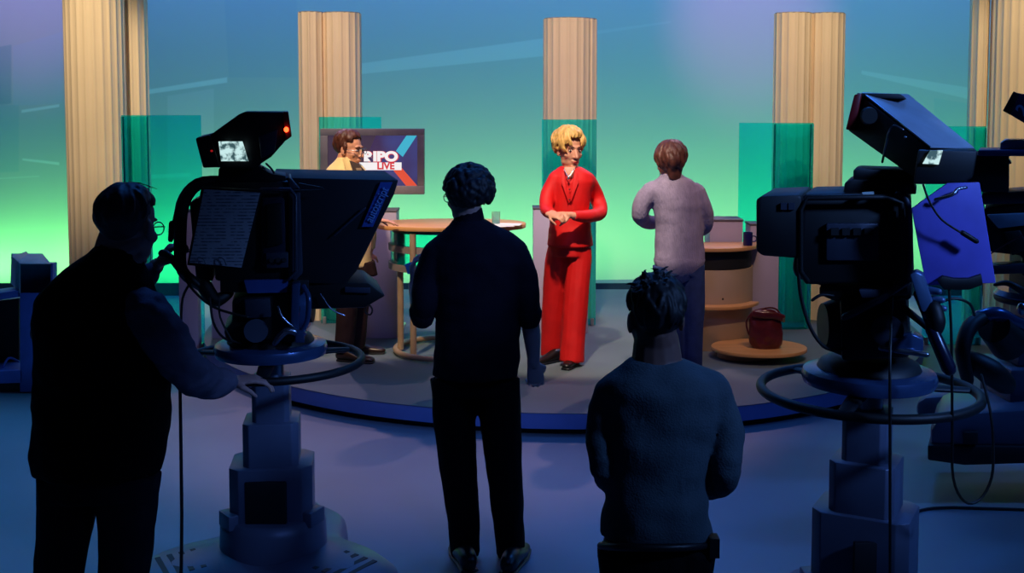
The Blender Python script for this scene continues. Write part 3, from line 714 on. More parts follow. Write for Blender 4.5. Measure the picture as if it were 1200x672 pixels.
# --- woman in the foreground
D = 3.5; teal = mat('blue_grey_jersey', (66, 80, 88), .85, 0, .12, 12, .3, 160)
hc = P(768, 374, D)
t, body, R, hc, hs = figure(D, 'woman from behind in a blue-grey long-sleeved top with dark hair pinned up',
    [(770, 628, 68, .135), (769, 600, 64, .13), (768, 555, 61, .125), (771, 510, 66, .13), (776, 476, 72, .125), (777, 456, 76, .12), (776, 441, 70, .105), (774, 430, 50, .085), (772, 421, 30, .07)],
    [[(736, 640, 37), (737, 715, 31), (739, 790, 25), (740, 850, 21), (740, 890, 19)], [(803, 640, 37), (802, 715, 31), (801, 790, 25), (801, 850, 21), (801, 890, 19)]],
    [[(712, 454, 21), (704, 505, 18.5), (706, 548, 16.5, 3.46), (716, 566, 15, 3.62), (742, 566, 12, 3.78)], [(840, 456, 24), (850, 505, 21.5), (852, 548, 20, 3.46), (838, 570, 17.5, 3.58), (812, 576, 13, 3.76)]],
    [], (hc, (-.2, .97, -.12), 1.06),
    [dict(w=P(746, 566, 3.8), d=(1, .2, 0), nrm=(0, -1, 0), s=.92, curl=.6, thumb=1), dict(w=P(806, 576, 3.8), d=(-1, .2, 0), nrm=(0, -1, 0), s=.92, curl=.6, thumb=-1)],
    ('long_sleeved_top', teal), ('dark_trousers', blackcloth), skin_s, V((P(770, 500, D).x, D, 0)), [(V((P(740, 800, D).x, D, 0)), (-.1, 1, 0), blackshoe, 1), (V((P(801, 800, D).x, D, 0)), (.1, 1, 0), blackshoe, 1)], vox=.005, fold=.012, neck=P(770, 415, D), nw=1.15)
b = MB(); rng = random.Random(9)
hair_soup(b, hc, R, hs, 140, .008, lambda az: (1.0 if abs(az) < .7 else 1.7 if abs(az) < 1.4 else 2.3), r=(.080, .100, .092), lift=.05, wob=.5)
bc = hc + R @ V((-.010, -.040, .088))
b.ell(bc, (.060, .05, .036), R)
for i in range(60):
    a = rng.uniform(0, 2 * pi); e = rng.uniform(-.3, 1.3); dirr = R @ V((cos(a) * cos(e), sin(a) * cos(e), sin(e)))
    b.tube([bc + dirr * .035, bc + dirr * .06 + V((rng.uniform(-.01, .01), 0, .004)), bc + dirr * rng.uniform(.060, .080) + V((rng.uniform(-.02, .02), 0, 0))], [.008, .0055, .002], seg=6)
b.build('pinned_up_hair', mat('black_hair', (12, 10, 14), .6), body, voxel=.004, relax=0)
b = MB(); b.box(P(836, 640, 3.44), (.03, .05, .06)); b.tube([P(770 - 66, 640, 3.48), P(735, 642, 3.37), P(800, 642, 3.37), P(838, 638, 3.47)], .012); b.build('belt_pack', dkm, t)

# --- camera operator on the left
D = 3.9; vest = mat('black_padded_vest', (10, 10, 13), .8, 0, .2, 10, .3, 80)
shirt = mat('blue_grey_shirt', (116, 112, 132), .85, 0, .12, 12, .2, 160)
hc = P(150, 267, D); hx = P(120, 500, D).x
t, body, R, hc, hs = figure(D, 'older operator in black vest and glasses, holding the steering ring of the left camera',
    [(114, 553, 74, .16), (117, 525, 80, .165), (119, 480, 82, .165), (119, 430, 80, .165), (116, 385, 78, .165), (114, 352, 72, .155), (117, 332, 60, .13), (125, 314, 44, .11), (134, 300, 32, .09), (139, 289, 27, .085)],
    [[(80, 556, 38), (77, 610, 34), (68, 680, 29), (64, 750, 25), (62, 808, 22)], [(150, 556, 39), (149, 610, 35), (145, 680, 29), (143, 750, 25), (143, 808, 22)]],
    [[(70, 356, 28, 3.95), (66, 395, 26, 4.1), (110, 385, 21, 4.3), (160, 335, 15, 4.42), (176, 320, 12, 4.46)], [(172, 360, 28, 3.84), (196, 398, 27, 3.82), (218, 432, 25, 3.86), (244, 448, 20, 3.98), (264, 449, 16, 4.06)]],
    [[(262, 449, 11, 4.06), (272, 447, 9.5, 4.12)], [(174, 322, 10, 4.46), (184, 311, 9, 4.48)]],
    (hc, (.28, .95, -.12), 1.14),
    [dict(w=P(271, 447, 4.12), d=(1, .25, .05), nrm=(.1, .1, -1), s=1, curl=.5, thumb=-1), dict(w=P(184, 311, 4.46), d=(.55, .1, .75), nrm=(.6, .3, -.5), s=1, curl=.85, thumb=-1)],
    ('padded_vest', vest), ('dark_trousers', mat('charcoal_trousers', (34, 32, 44), .85, 0, .15, 12)), skin_d, V((hx, D, 0)), [(V((P(62, 800, D).x, D, 0)), (.1, 1, 0), blackshoe, 1.1), (V((P(143, 800, D).x, D, 0)), (.4, 1, 0), blackshoe, 1.1)],
    vox=.005, fold=.012, sleeve_mat=shirt, nw=1.2)
b = MB(); hair_soup(b, hc, R, hs, 150, .008, lambda az: (.7 if abs(az) < .7 else 1.15 if abs(az) < 1.6 else 1.95), r=(.080, .102, .092), lift=.04, wob=.4)
b.build('grey_hair', mat('grey_hair', (70, 66, 72), .6, 0, .3, 40), body, voxel=.005, relax=0)
b = MB(); rng = random.Random(2)
for i in range(9):
    x = 138 + i * 4 + rng.uniform(-2, 2)
    b.tube([P(x - 14, 226, D), P(x - 2, 215 + rng.uniform(-2, 2), D), P(x + 14, 222 + rng.uniform(-3, 2), D)], .0012, seg=5)
b.build('stray_hair', mat('grey_hair', (70, 66, 72), .6), body)
glasses(hc, R, hs, body, metal_f)
b = MB(); b.tube([P(133, 304, D), P(139, 291, D)], [(.078, .075), (.07, .07)]); b.build('vest_collar', vest, t)

# ------------------------------------------------------------------ studio cameras
cam_b = mat('camera_black', (11, 11, 14), .55, 0, .2, 14)
cam_g = mat('camera_grey_blue', (58, 62, 78), .45, .2, .1, 10)
ped_m = mat('pedestal_enamel', (96, 104, 128), .4, .2, .06, 6)
ped_d = mat('pedestal_dark_skirt', (24, 24, 30), .6)
rub = mat('black_rubber', (10, 10, 12), .55)
rim_m = mat('disc_rim_enamel', (60, 86, 128), .25, .4)
crome = mat('satin_steel', (150, 158, 172), .25, .9, .05)
sc_m = None
def vf_screen(name):
    m = bpy.data.materials.new(name); m.use_nodes = True
    n, l = m.node_tree.nodes, m.node_tree.links; b = n['Principled BSDF']
    tc = n.new('ShaderNodeTexCoord'); v = n.new('ShaderNodeTexNoise'); v.inputs['Scale'].default_value = 34; v.inputs['Detail'].default_value = 3
    l.new(tc.outputs['Object'], v.inputs[0]); r = n.new('ShaderNodeValToRGB'); r.color_ramp.elements[0].position = .44; r.color_ramp.elements[1].position = .56
    r.color_ramp.elements[0].color = lin((200, 235, 235)); r.color_ramp.elements[1].color = lin((60, 90, 95))
    l.new(v.outputs[0], r.inputs[0]); l.new(r.outputs[0], b.inputs['Emission Color']); b.inputs['Emission Strength'].default_value = 1
    b.inputs['Base Color'].default_value = (.02, .02, .02, 1); return m
vfm = vf_screen('viewfinder_picture')

def pedestal(root, cx, cy, drop, yaw=0, ringz=1.03, lobe0=radians(-152)):
    """stepped telescopic column on a skirted three-lobed base, with steering ring"""
    def oct_(w, d, z0, z1, name, c=.2):
        a, e = w / 2, d / 2; k = c * w
        pts = [(-a, -e + k), (-a + k, -e), (a - k, -e), (a, -e + k), (a, e - k), (a - k, e), (-a + k, e), (-a, e - k)]
        Rm = Matrix.Rotation(yaw, 3, 'Z')
        MB().prism([V((cx, cy, z0)) + Rm @ V((x, y, 0)) for x, y in pts], (0, 0, z1 - z0)).build(name, ped_m, root, bevel=.004)
        Rm = Matrix.Rotation(yaw, 3, 'Z')
        return Rm
    oct_(.145, .15, .72, ringz - .06 + drop, 'upper_column', .12)
    oct_(.215, .21, .58, .80 + drop, 'middle_column', .12)
    oct_(.32, .26, .38, .63 + drop, 'lower_column', .12)
    MB().cyl(V((cx, cy, .8)), V((cx, cy, ringz + .05 + drop)), .05).build('inner_ram', crome, root)
    MB().box((cx, cy - .135, .49 + drop / 2), (.16, .02, .19)).build('column_recess', ped_d, root, bevel=.005)
    MB().lathe((cx, cy, .28), [(.212, 0), (.208, .10), (.19, .135), (.18, .14)], seg=56).build('base_drum', ped_m, root)
    for a in (pi / 2 + yaw, pi / 2 + yaw + 2 * pi / 3, pi / 2 + yaw - 2 * pi / 3):
        b = MB(); b.box((cx + .185 * cos(a), cy + .185 * sin(a), .425), (.10, .05, .06), Matrix.Rotation(a - pi / 2, 3, 'Z'))
        b.build('drum_lug', ped_m, root, bevel=.006)
    # base shell: rounded triangle, domed
    rings = []
    for k, (sc, z) in enumerate(((1.0, .05), (1.0, .19), (.975, .235), (.86, .27), (.4, .295))):
        ring = []
        for i in range(72):
            a = 2 * pi * i / 72; r = .45 + .14 * cos(3 * (a - lobe0)); ring.append(V((cx + r * sc * cos(a), cy + r * sc * sin(a), z)))
        rings.append(ring)
    b = MB(); vv = [b.verts(r) for r in rings]
    for p, q in zip(vv, vv[1:]):
        for i in range(72): b.face([p[i], p[(i + 1) % 72], q[(i + 1) % 72], q[i]])
    b.face(vv[0][::-1]); b.face(vv[-1]); b.build('base_shell', ped_m, root)
    b = MB(); vv = [b.verts([V((cx + (p.x - cx) * 1.02, cy + (p.y - cy) * 1.02, z)) for p in rings[0]]) for z in (.012, .075)]
    for i in range(72): b.face([vv[0][i], vv[0][(i + 1) % 72], vv[1][(i + 1) % 72], vv[1][i]])
    b.face(vv[0][::-1]); b.face(vv[1]); b.build('base_skirt', ped_d, root)
    for a in (lobe0, lobe0 + 2 * pi / 3, lobe0 - 2 * pi / 3):
        b = MB(); Rr = Matrix.Rotation(a, 3, 'Z')
        for k in range(4): b.box(V((cx, cy, .272)) + Rr @ V((.30 + k * .045, 0, .008 - k * .0028)), (.020, .20, .012), Rr @ Matrix.Rotation(.06, 3, 'Y'))
        b.build('vent_slots', ped_d, root)
        MB().cyl(V((cx, cy, .035)) + Rr @ V((.40, -.03, 0)), V((cx, cy, .035)) + Rr @ V((.40, .03, 0)), .035).build('castor', rub, root)
    z = ringz + drop
    MB().torus((cx, cy, z), .355, .0165, seg=96, sec=12).build('steering_ring', rub, root)
    for k in range(3):
        a = yaw + .5 + k * 2 * pi / 3
        MB().tube([V((cx, cy, z + .02)), V((cx + .2 * cos(a), cy + .2 * sin(a), z + .01)), V((cx + .35 * cos(a), cy + .35 * sin(a), z))], [(.04, .012), (.03, .012), (.02, .010)], side=(0, 0, 1) if 0 else V((-sin(a), cos(a), 0))).build('ring_spoke', cam_b, root)
    MB().lathe((cx, cy, z + .02), [(.16, 0), (.215, .008), (.222, .03), (.215, .05), (.19, .058), (.10, .062)], seg=64).build('column_disc', rim_m, root)
    MB().lathe((cx, cy, z + .08), [(.17, 0), (.16, .02), (.12, .04)], seg=48).build('top_disc', cam_b, root)
def cable(pts, r=.005, parent=None, name='cable', m=None):
    return MB().tube(pts, r, seg=8).build(name, m or rub, parent)

# ---- left camera
SLOPE[0] = -.20
cx, cy = X_(314, 4.5), 4.5
t = thing('studio_camera', 'left pedestal studio camera with a typed script sheet and big teleprompter hood', 'studio camera', (cx, cy, 0), 'studio cameras on pedestals')
pedestal(t, cx, cy, 0, yaw=.12)
K = 4.5
MB().slab([(246, 214), (338, 212), (342, 322), (330, 330), (252, 330)], 4.36, 4.66).build('camera_body', cam_b, t, bevel=.012)
MB().slab([(306, 232), (334, 230), (336, 300), (330, 312), (306, 312)], 4.34, 4.40).build('side_panel', mat('camera_side_blue', (30, 34, 52), .4), t, bevel=.01)
MB().slab([(311, 297), (338, 296), (338, 314), (312, 315)], 4.325, 4.36).build('connector_plate', cam_g, t, bevel=.004)
b = MB()
for x in (318, 326, 333): b.cyl(P(x, 305, 4.31), P(x, 305, 4.33), .009, seg=14)
b.build('connectors', cam_b, t)
MB().slab([(340, 208), (352, 222), (355, 320), (346, 330), (338, 326), (338, 212)], 4.34, 4.62).build('body_shoulder', cam_g, t, bevel=.006)
MB().tube([P(262, 212, 4.42), P(232, 216, 4.4), P(214, 240, 4.4), P(211, 285, 4.4), P(214, 318, 4.4), P(236, 336, 4.4)], [.020, .024, .026, .024, .022, .02]).build('protective_frame', cam_b, t)
MB().slab([(222, 238), (244, 226), (250, 330), (230, 330)], 4.46, 4.6).build('rear_housing', cam_b, t, bevel=.008)
scm = mat('cue_sheet_paper', (92, 112, 160), .7, 0, 0)
def lines_mat():
    m = bpy.data.materials.new('typed_cue_sheet'); m.use_nodes = True; n, l = m.node_tree.nodes, m.node_tree.links; b = n['Principled BSDF']
    b.inputs['Roughness'].default_value = .7
    tc = n.new('ShaderNodeTexCoord'); wv = n.new('ShaderNodeTexWave'); wv.bands_direction = 'Z'; wv.inputs['Scale'].default_value = 26
    l.new(tc.outputs['Object'], wv.inputs[0]); ns = n.new('ShaderNodeTexNoise'); ns.inputs['Scale'].default_value = 55; l.new(tc.outputs['Object'], ns.inputs[0])
    mu = n.new('ShaderNodeMath'); mu.operation = 'MULTIPLY'; l.new(wv.outputs['Fac'], mu.inputs[0]); l.new(ns.outputs[0], mu.inputs[1])
    r = n.new('ShaderNodeValToRGB'); r.color_ramp.elements[0].position = .40; r.color_ramp.elements[1].position = .46
    r.color_ramp.elements[0].color = lin((196, 200, 212)); r.color_ramp.elements[1].color = lin((110, 115, 130))
    l.new(mu.outputs[0], r.inputs[0]); l.new(r.outputs[0], b.inputs['Base Color']); return m
board = MB().slab([(236, 219), (308, 223), (285, 317), (219, 311)], 4.20, 4.215).build('script_board', cam_b, t, bevel=.002)
MB().slab([(239, 222), (305, 226), (283, 314), (222, 308)], 4.192, 4.197).build('cue_sheet', lines_mat(), board, 'typed paper sheet')
b = MB()
for x in (233, 257): b.tube([P(x, 309, 4.18), P(x - 1, 302, 4.18), P(x + 5, 304, 4.18), P(x + 8, 311, 4.18)], .0016, seg=6)
b.build('paper_clips', crome, board)
MB().slab(rect(258, 328, 362, 343), 4.36, 4.66).build('mounting_plate', cam_b, t, bevel=.005)
MB().slab([(286, 329), (338, 328), (336, 343), (290, 344)], 4.34, 4.36).build('plate_edge', mat('plate_blue', (60, 84, 150), .4), t)
# viewfinder
vf = MB().slab([(229, 163), (248, 157), (280, 134), (287, 131), (337, 131), (341, 158), (318, 184), (306, 192), (300, 198), (240, 196), (236, 190)], 4.32, 4.58).build('viewfinder', cam_b, t, bevel=.008)
MB().slab([(229, 162), (246, 158), (258, 196), (238, 197)], 4.30, 4.6).build('rear_hood', cam_b, vf, bevel=.006)
MB().slab([(256, 166), (284, 166), (291, 189), (259, 189)], 4.295, 4.315).build('viewfinder_screen', vfm, vf, 'lit black and white picture of the set')
MB().slab([(331, 131), (338, 131), (342, 160), (335, 165)], 4.30, 4.6).build('red_end_frame', mat('dark_red_frame', (130, 20, 24), .4), vf, bevel=.003)
MB().ell(P(335.5, 152, 4.295), (.009, .007, .010)).build('tally_light', em('tally_red', (255, 70, 30), 6), vf, 'glowing red lamp')
MB().ell(P(248, 177, 4.295), (.005, .004, .004)).build('standby_light', em('tally_dim', (150, 20, 24), 1), vf, 'dim red lamp')
MB().slab([(303, 160), (326, 152), (322, 178), (306, 186)], 4.29, 4.33).build('side_knob_panel', cam_g, vf, bevel=.004)
MB().tube([P(312, 192, 4.42), P(318, 198, 4.42), P(321, 204, 4.42), P(314, 203, 4.42), P(308, 196, 4.42)], .004, seg=8).build('cable_loop', rub, vf)
MB().slab([(256, 198), (266, 194), (300, 194), (318, 204), (335, 206), (335, 214), (256, 214)], 4.38, 4.6).build('viewfinder_mount', cam_b, t, bevel=.004)
MB().slab(rect(258, 190, 268, 202), 4.42, 4.5).build('mount_post', cam_b, t, bevel=.002)
# teleprompter
hood = MB().slab([(322, 208), (467, 211), (462, 228), (418, 318), (404, 334), (344, 332), (336, 300)], 4.42, 4.98).build('teleprompter_hood', mat('hood_black_cloth', (11, 12, 22), .7, 0, .2, 8), t, bevel=.006)
MB().slab([(446, 214), (460, 214), (437, 266), (424, 266)], 4.405, 4.418).build('hood_label', mat('label_navy', (50, 84, 160), .4), hood)
la = P(442, 240, 4.398); up_ = (P(454, 216, 4.398) - P(430, 264, 4.398)).normalized(); rr = Matrix((up_, V((up_.z, 0, -up_.x)) * -1, V((0, -1, 0)))).transposed()
text('autoscript', la, .046, mat('label_letters', (120, 165, 220), .5, 0, 0), hood, 'label_lettering', rot=rr, sx=.78)
MB().tube([P(392, 276, 4.40), P(428, 244, 4.40)], .004, smooth=0, seg=8).build('hood_strut', cam_g, hood)
MB().slab([(352, 336), (400, 332), (432, 332), (452, 347), (428, 361), (362, 363)], 4.42, 4.78).build('prompter_monitor', cam_b, t, bevel=.008)
MB().slab([(404, 337), (434, 338), (434, 344), (404, 343)], 4.405, 4.42).build('monitor_badge', cam_g, t, bevel=.002)
cable([P(376, 345, 4.4), P(388, 362, 4.39), P(404, 370, 4.4)], .003, t, 'monitor_cable', crome)
cable([P(428, 352, 4.44), P(436, 362, 4.44), P(434, 369, 4.44), P(428, 366, 4.44), P(430, 356, 4.44)], .0035, t, 'strap_loop')
MB().slab([(312, 240), (330, 238), (331, 286), (313, 290)], 4.325, 4.34).build('recessed_door', cam_b, t, bevel=.004)
MB().tube([P(300, 228, 4.33), P(306, 222, 4.32), P(340, 222, 4.32), P(347, 230, 4.32), P(347, 318, 4.32), P(338, 328, 4.33)], .007, smooth=0, seg=10).build('side_rail', cam_g, t)
MB().slab([(286, 352), (316, 350), (318, 372), (288, 374)], 4.33, 4.36).build('head_badge_plate', cam_g, t, bevel=.004)
MB().cyl(P(300, 388, 4.30), P(300, 388, 4.36), .045, seg=28).build('drag_knob', cam_g, t)
MB().tube([P(356, 336, 4.34), P(362, 350, 4.3), P(360, 376, 4.3), P(352, 392, 4.3)], .010).build('curved_handle', rim_m, t)
# pan and tilt head
MB().slab([(272, 352), (290, 346), (346, 344), (352, 362), (346, 402), (266, 402), (262, 388), (272, 378)], 4.36, 4.62).build('pan_tilt_head', cam_b, t, bevel=.01)
MB().cyl(P(346, 360, 4.46), P(362, 360, 4.46), .095, .08, seg=36).build('tilt_dial', rim_m, t)
MB().cyl(P(362, 360, 4.46), P(367, 360, 4.46), .06, seg=30).build('dial_cap', cam_b, t)
MB().slab([(342, 334), (352, 332), (350, 385), (360, 392), (350, 400), (340, 390)], 4.30, 4.36).build('side_lever', rim_m, t, bevel=.004)
MB().tube([P(322, 402, 4.3), P(336, 388, 4.28), P(352, 392, 4.3)], [.012, .014, .012]).build('brake_lever', crome, t)
MB().slab(rect(346, 388, 357, 402), 4.28, 4.34).build('lever_block', rim_m, t, bevel=.003)
MB().tube([P(326, 360, 4.28), P(331, 372, 4.27), P(344, 384, 4.28)], .005).build('silver_link', crome, t)
MB().tube([P(240, 336, 4.40), P(252, 352, 4.38), P(268, 344, 4.4)], [.03, .028, .02]).build('pan_bar_clamp', cam_b, t)
MB().tube([P(248, 346, 4.4), P(215, 320, 4.38), P(198, 300, 4.40), P(190, 297, 4.42)], [.015, .014, .014, .015]).build('pan_bar', cam_b, t)
cable([P(246, 212, 4.3), P(222, 220, 4.3), P(207, 245, 4.3), P(201, 272, 4.3)], .0045, t, 'headset_cable')
MB().tube([P(201, 262, 4.3), P(200, 281, 4.3)], .010).build('cable_plug', cam_b, t)
cable([P(215, 315, 4.34), P(222, 335, 4.32), P(250, 360, 4.3), P(290, 372, 4.3)], .005, t)
cable([P(224, 330, 4.34), P(214, 350, 4.32), P(212, 385, 4.3)], .005, t)
cable([P(246, 350, 4.3), P(250, 378, 4.28), P(262, 396, 4.3), P(282, 402, 4.32)], .005, t)
cable([P(257, 348, 4.33), P(258, 372, 4.3), P(272, 400, 4.3)], .004, t)
cable([P(350, 215, 4.3), P(380, 222, 4.36), P(320, 224, 4.3)], .003, t)
b = MB(); b.tube([P(211, 455, 4.16), P(212, 520, 4.16), P(213, 600, 4.16), V((P(214, 690, 4.16).x, 4.16, .03)), V((P(214, 690, 4.16).x + .15, 4.0, .008)), V((P(214, 690, 4.16).x + .5, 3.7, .008))], .0065, seg=8)
tag(b.build('hanging_cable', rub), 'black cable hanging beside the left operator down to the floor', 'cable')

# ---- right camera
SLOPE[0] = .36
K = 3.83; cx, cy = X_(1024, K), K
t = thing('studio_camera', 'pedestal studio camera on the right with a blue script board and a high tilted viewfinder', 'studio camera', (cx, cy, 0), 'studio cameras on pedestals')
pedestal(t, cx, cy, .05, yaw=-.5)
MB().slab([(886, 234), (892, 230), (936, 228), (940, 232), (940, 300), (934, 303), (893, 300), (886, 294)], 3.62, 3.95).build('lens_hood', cam_b, t, bevel=.012)
MB().slab([(938, 232), (944, 227), (996, 226), (1058, 226), (1066, 232), (1070, 332), (946, 334), (938, 326)], 3.66, 3.96).build('camera_body', cam_b, t, bevel=.012)
MB().slab([(990, 214), (1000, 210), (1070, 212), (1074, 228), (988, 227)], 3.68, 3.92).build('top_housing', cam_b, t, bevel=.006)
MB().slab([(1000, 199), (1006, 198), (1072, 200), (1072, 214), (1000, 210)], 3.7, 3.9).build('viewfinder_mount', cam_b, t, bevel=.004)
MB().tube([P(1052, 228, 3.63), P(1064, 240, 3.62), P(1066, 300, 3.62), P(1062, 330, 3.63)], .010).build('corner_bar', cam_g, t)
MB().slab(rect(1041, 248, 1050, 260), 3.65, 3.66).build('yellow_sticker', mat('sticker_olive', (70, 66, 30), .6), t)
b = MB()
for x in (915, 924): b.slab(rect(x, 238, x + 7, 246), 3.61, 3.62)
b.build('hood_vents', cam_g, t)
A, B_, C_, D_ = P(1010, 112, 3.98), P(1064, 114, 4.16), P(1141, 177, 3.80), P(1090, 176, 3.58)
E_, E2, F_, F2 = P(1078, 214, 3.60), P(1128, 214, 3.8), P(993, 153, 3.96), P(1046, 156, 4.14)
vfb = mat('lit_grey_plastic', (180, 196, 215), .35, .2)  # grey plastic, paled so its colour carries the light on the lid
vf = MB().hexa([F_, F2, E2, E_, A, B_, C_, D_]).build('viewfinder', cam_b, t, bevel=.006)
o_ = V((0, -.002, .006))
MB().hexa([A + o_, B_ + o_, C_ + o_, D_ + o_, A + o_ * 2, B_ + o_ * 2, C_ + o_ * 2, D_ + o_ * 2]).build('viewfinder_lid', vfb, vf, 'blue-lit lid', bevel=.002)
MB().slab([(1001, 111), (1010, 109), (1002, 153), (991, 152)], 3.93, 4.02).build('red_end_frame', mat('dark_red_frame', (130, 20, 24), .4), vf, bevel=.004)
MB().slab([(1004, 109), (1054, 110), (1062, 116), (1006, 114)], 3.96, 4.1).build('end_lip', cam_b, vf, bevel=.003)
MB().slab([(1076, 176), (1146, 177), (1140, 208), (1128, 216), (1070, 216)], 3.55, 3.75).build('eyepiece_housing', cam_b, vf, bevel=.006)
MB().slab([(1081, 192), (1090, 176.5), (1105, 176.5), (1100, 193)], 3.538, 3.552).build('viewfinder_screen', vfm, vf, 'small lit picture')
MB().tube([P(1034, 190, 3.75), P(1044, 150, 3.70), P(1058, 152, 3.68)], .004).build('side_bracket', crome, vf)
MB().ell(P(1061, 161, 3.64), (.004, .004, .004)).build('side_screw', crome, vf)
MB().lathe(P(1018, 136, 3.80), [(.03, 0), (.026, .012)], seg=20, rot=Matrix.Rotation(pi / 2, 3, 'X')).build('side_dial', cam_b, vf)
bd = MB().slab([(1068, 245), (1080, 236), (1110, 215), (1148, 214), (1167, 332), (1085, 335)], 3.52, 3.54).build('script_board', mat('board_blue_plastic', (112, 104, 215), .5), t, 'flat blue board', bevel=.003)
MB().slab([(1098, 329), (1104, 324), (1118, 327), (1135, 327), (1150, 322), (1152, 334), (1136, 340), (1106, 340)], 3.49, 3.52).build('board_clip', cam_b, bd, bevel=.003)
cable([P(1082, 217, 3.5), P(1090, 238, 3.48), P(1104, 258, 3.47), P(1128, 274, 3.48)], .0035, t, 'microphone_stalk')
MB().tube([P(1128, 273, 3.48), P(1144, 283, 3.48)], .008).build('stalk_tip', cam_b, t)
MB().tube([P(1096, 234, 3.5), P(1115, 229, 3.48), P(1122, 222, 3.49), P(1132, 220, 3.5)], .005).build('paper_clip', crome, bd)
MB().slab([(960, 336), (1068, 332), (1068, 350), (1040, 362), (975, 352), (960, 346)], 3.7, 3.95).build('mounting_plate', cam_b, t, bevel=.006)
MB().slab([(984, 350), (1062, 350), (1066, 420), (986, 424)], 3.68, 3.98).build('pan_tilt_head', cam_b, t, bevel=.012)
MB().cyl(P(964, 382, 3.8), P(986, 382, 3.8), .075, .10, seg=32).build('tilt_dial', cam_b, t)
MB().tube([P(936, 302, 3.72), P(938, 318, 3.72), P(958, 326, 3.74), P(978, 334, 3.76)], [.014, .022, .02, .016]).build('zoom_arm', cam_b, t)
cable([P(935, 300, 3.66), P(938, 345, 3.66), P(950, 385, 3.66), P(968, 408, 3.66), P(990, 410, 3.68)], .006, t)
MB().tube([P(952, 352, 3.70), P(962, 346, 3.70), P(976, 347, 3.7)], .005).build('lock_lever', cam_b, t)
MB().tube([P(946, 330, 3.63), P(938, 318, 3.62), P(938, 246, 3.62), P(946, 232, 3.62), P(1040, 231, 3.62), P(1056, 238, 3.62), P(1058, 320, 3.62), P(1050, 333, 3.63)], .009, smooth=0, seg=10).build('protective_frame', rub, t)
MB().slab([(1010, 226), (1024, 225), (1024, 228), (1012, 229)], 3.62, 3.64).build('white_marker', mat('marker_white', (215, 225, 215), .5), t)
MB().slab([(968, 262), (1030, 262), (1030, 306), (968, 306)], 3.64, 3.67).build('side_cover', cam_g, t, bevel=.006)
b = MB()
for k in range(4): b.slab(rect(974 + k * 13, 268, 983 + k * 13, 276), 3.625, 3.64)
b.build('button_row', cam_b, t)
MB().slab([(1006, 340), (1064, 338), (1064, 346), (1010, 350)], 3.62, 3.7).build('wedge_plate', cam_g, t, bevel=.004)
MB().tube([P(990, 372, 3.66), P(1030, 352, 3.62), P(1062, 330, 3.6)], .012, smooth=0).build('counterbalance_arm', cam_g, t)
MB().cyl(P(1040, 388, 3.60), P(1040, 388, 3.66), .05, seg=28).build('drag_knob', cam_g, t)
# pan bar with handle
MB().tube([P(1060, 362, 3.62), P(1092, 388, 3.5), P(1075, 345, 3.5)], .012, smooth=0).build('pan_bar_bracket', cam_b, t)
MB().slab([(1066, 322), (1074, 318), (1082, 322), (1094, 356), (1090, 366), (1080, 366)], 3.46, 3.52).build('control_grip', mat('grip_blue_grey', (84, 112, 150), .35, .3), t, bevel=.006)
for k, (x, y) in enumerate(((1096, 342), (1100, 352), (1102, 362), (1098, 372))):
    MB().tube([P(1086, y - 2, 3.49), P(x + 4, y, 3.47)], [.012, .010], smooth=0).build('thumb_switch', mat('grip_blue_grey', (84, 112, 150), .35, .3), t)
MB().tube([P(1094, 362, 3.47), P(1097, 376, 3.46), P(1096, 386, 3.46)], [.026, .028, .024]).build('handle_joint', cam_b, t)
MB().tube([P(1092, 386, 3.46), P(1112, 432, 3.42)], [.020, .022], smooth=0).build('handle_grip', mat('grip_rubber_blue', (20, 26, 52), .25), t)
MB().slab([(1044, 398), (1070, 392), (1082, 398), (1082, 412), (1046, 414)], 3.58, 3.64).build('brake_plate', rim_m, t, bevel=.004)
MB().tube([P(1032, 408, 3.6), P(1086, 416, 3.56)], .009, smooth=0).build('brake_lever', crome, t)
cable([P(1112, 334, 3.5), P(1115, 400, 3.49), P(1116, 500, 3.5), P(1117, 560, 3.52), P(1130, 588, 3.54), P(1148, 586, 3.56), P(1162, 560, 3.58), P(1164, 520, 3.6), P(1160, 480, 3.62), P(1150, 440, 3.7)], .0045, t)
cable([P(1098, 356, 3.5), P(1118, 350, 3.5), P(1136, 356, 3.52), P(1142, 370, 3.6)], .0045, t)
cable([P(1046, 340, 3.64), P(1043, 420, 3.44), P(1043, 520, 3.44), P(1043, 640, 3.46), P(1043, 690, 3.5)], .0045, t)

# ---- third camera, cut off by the frame
SLOPE[0] = .44
K = 6.1
cx, cy = X_(1222, K), K
t = thing('studio_camera', 'third pedestal camera, cut off by the right edge, dark body and white-rimmed base', 'studio camera', (cx, cy, 0), 'studio cameras on pedestals')
b = MB()
def base_lobe(x0, D, pts, dep, nm='base_shell', m=ped_m): return MB().slab(pts, D, D + dep).build(nm, m, t, bevel=.03)
base_lobe(0, 5.75, [(1090, 504), (1098, 492), (1112, 486), (1200, 480), (1290, 484), (1320, 505), (1322, 528), (1200, 532), (1090, 529)], .5)
MB().slab([(1087, 522), (1200, 524), (1324, 526), (1324, 542), (1200, 544), (1130, 546), (1087, 540)], 5.73, 6.3).build('base_skirt', ped_d, t, bevel=.01)
MB().slab([(1074, 472), (1084, 466), (1108, 464), (1120, 474), (1118, 496), (1074, 490)], 6.5, 6.75).build('rear_base_lobe', ped_m, t, bevel=.03)
MB().slab(rect(1129, 507, 1146, 521), 5.72, 5.76).build('base_socket', ped_d, t, bevel=.003)
MB().lathe((cx, cy, .28), [(.24, 0), (.24, .10), (.21, .16)], seg=48).build('base_drum', ped_m, t)
for w_, z0, z1, nm in ((.44, .42, .66, 'lower_column'), (.32, .66, .85, 'middle_column'), (.22, .85, 1.0, 'upper_column')):
    MB().box((cx, cy, (z0 + z1) / 2), (w_, w_ * .9, z1 - z0)).build(nm, ped_m, t, bevel=.02)
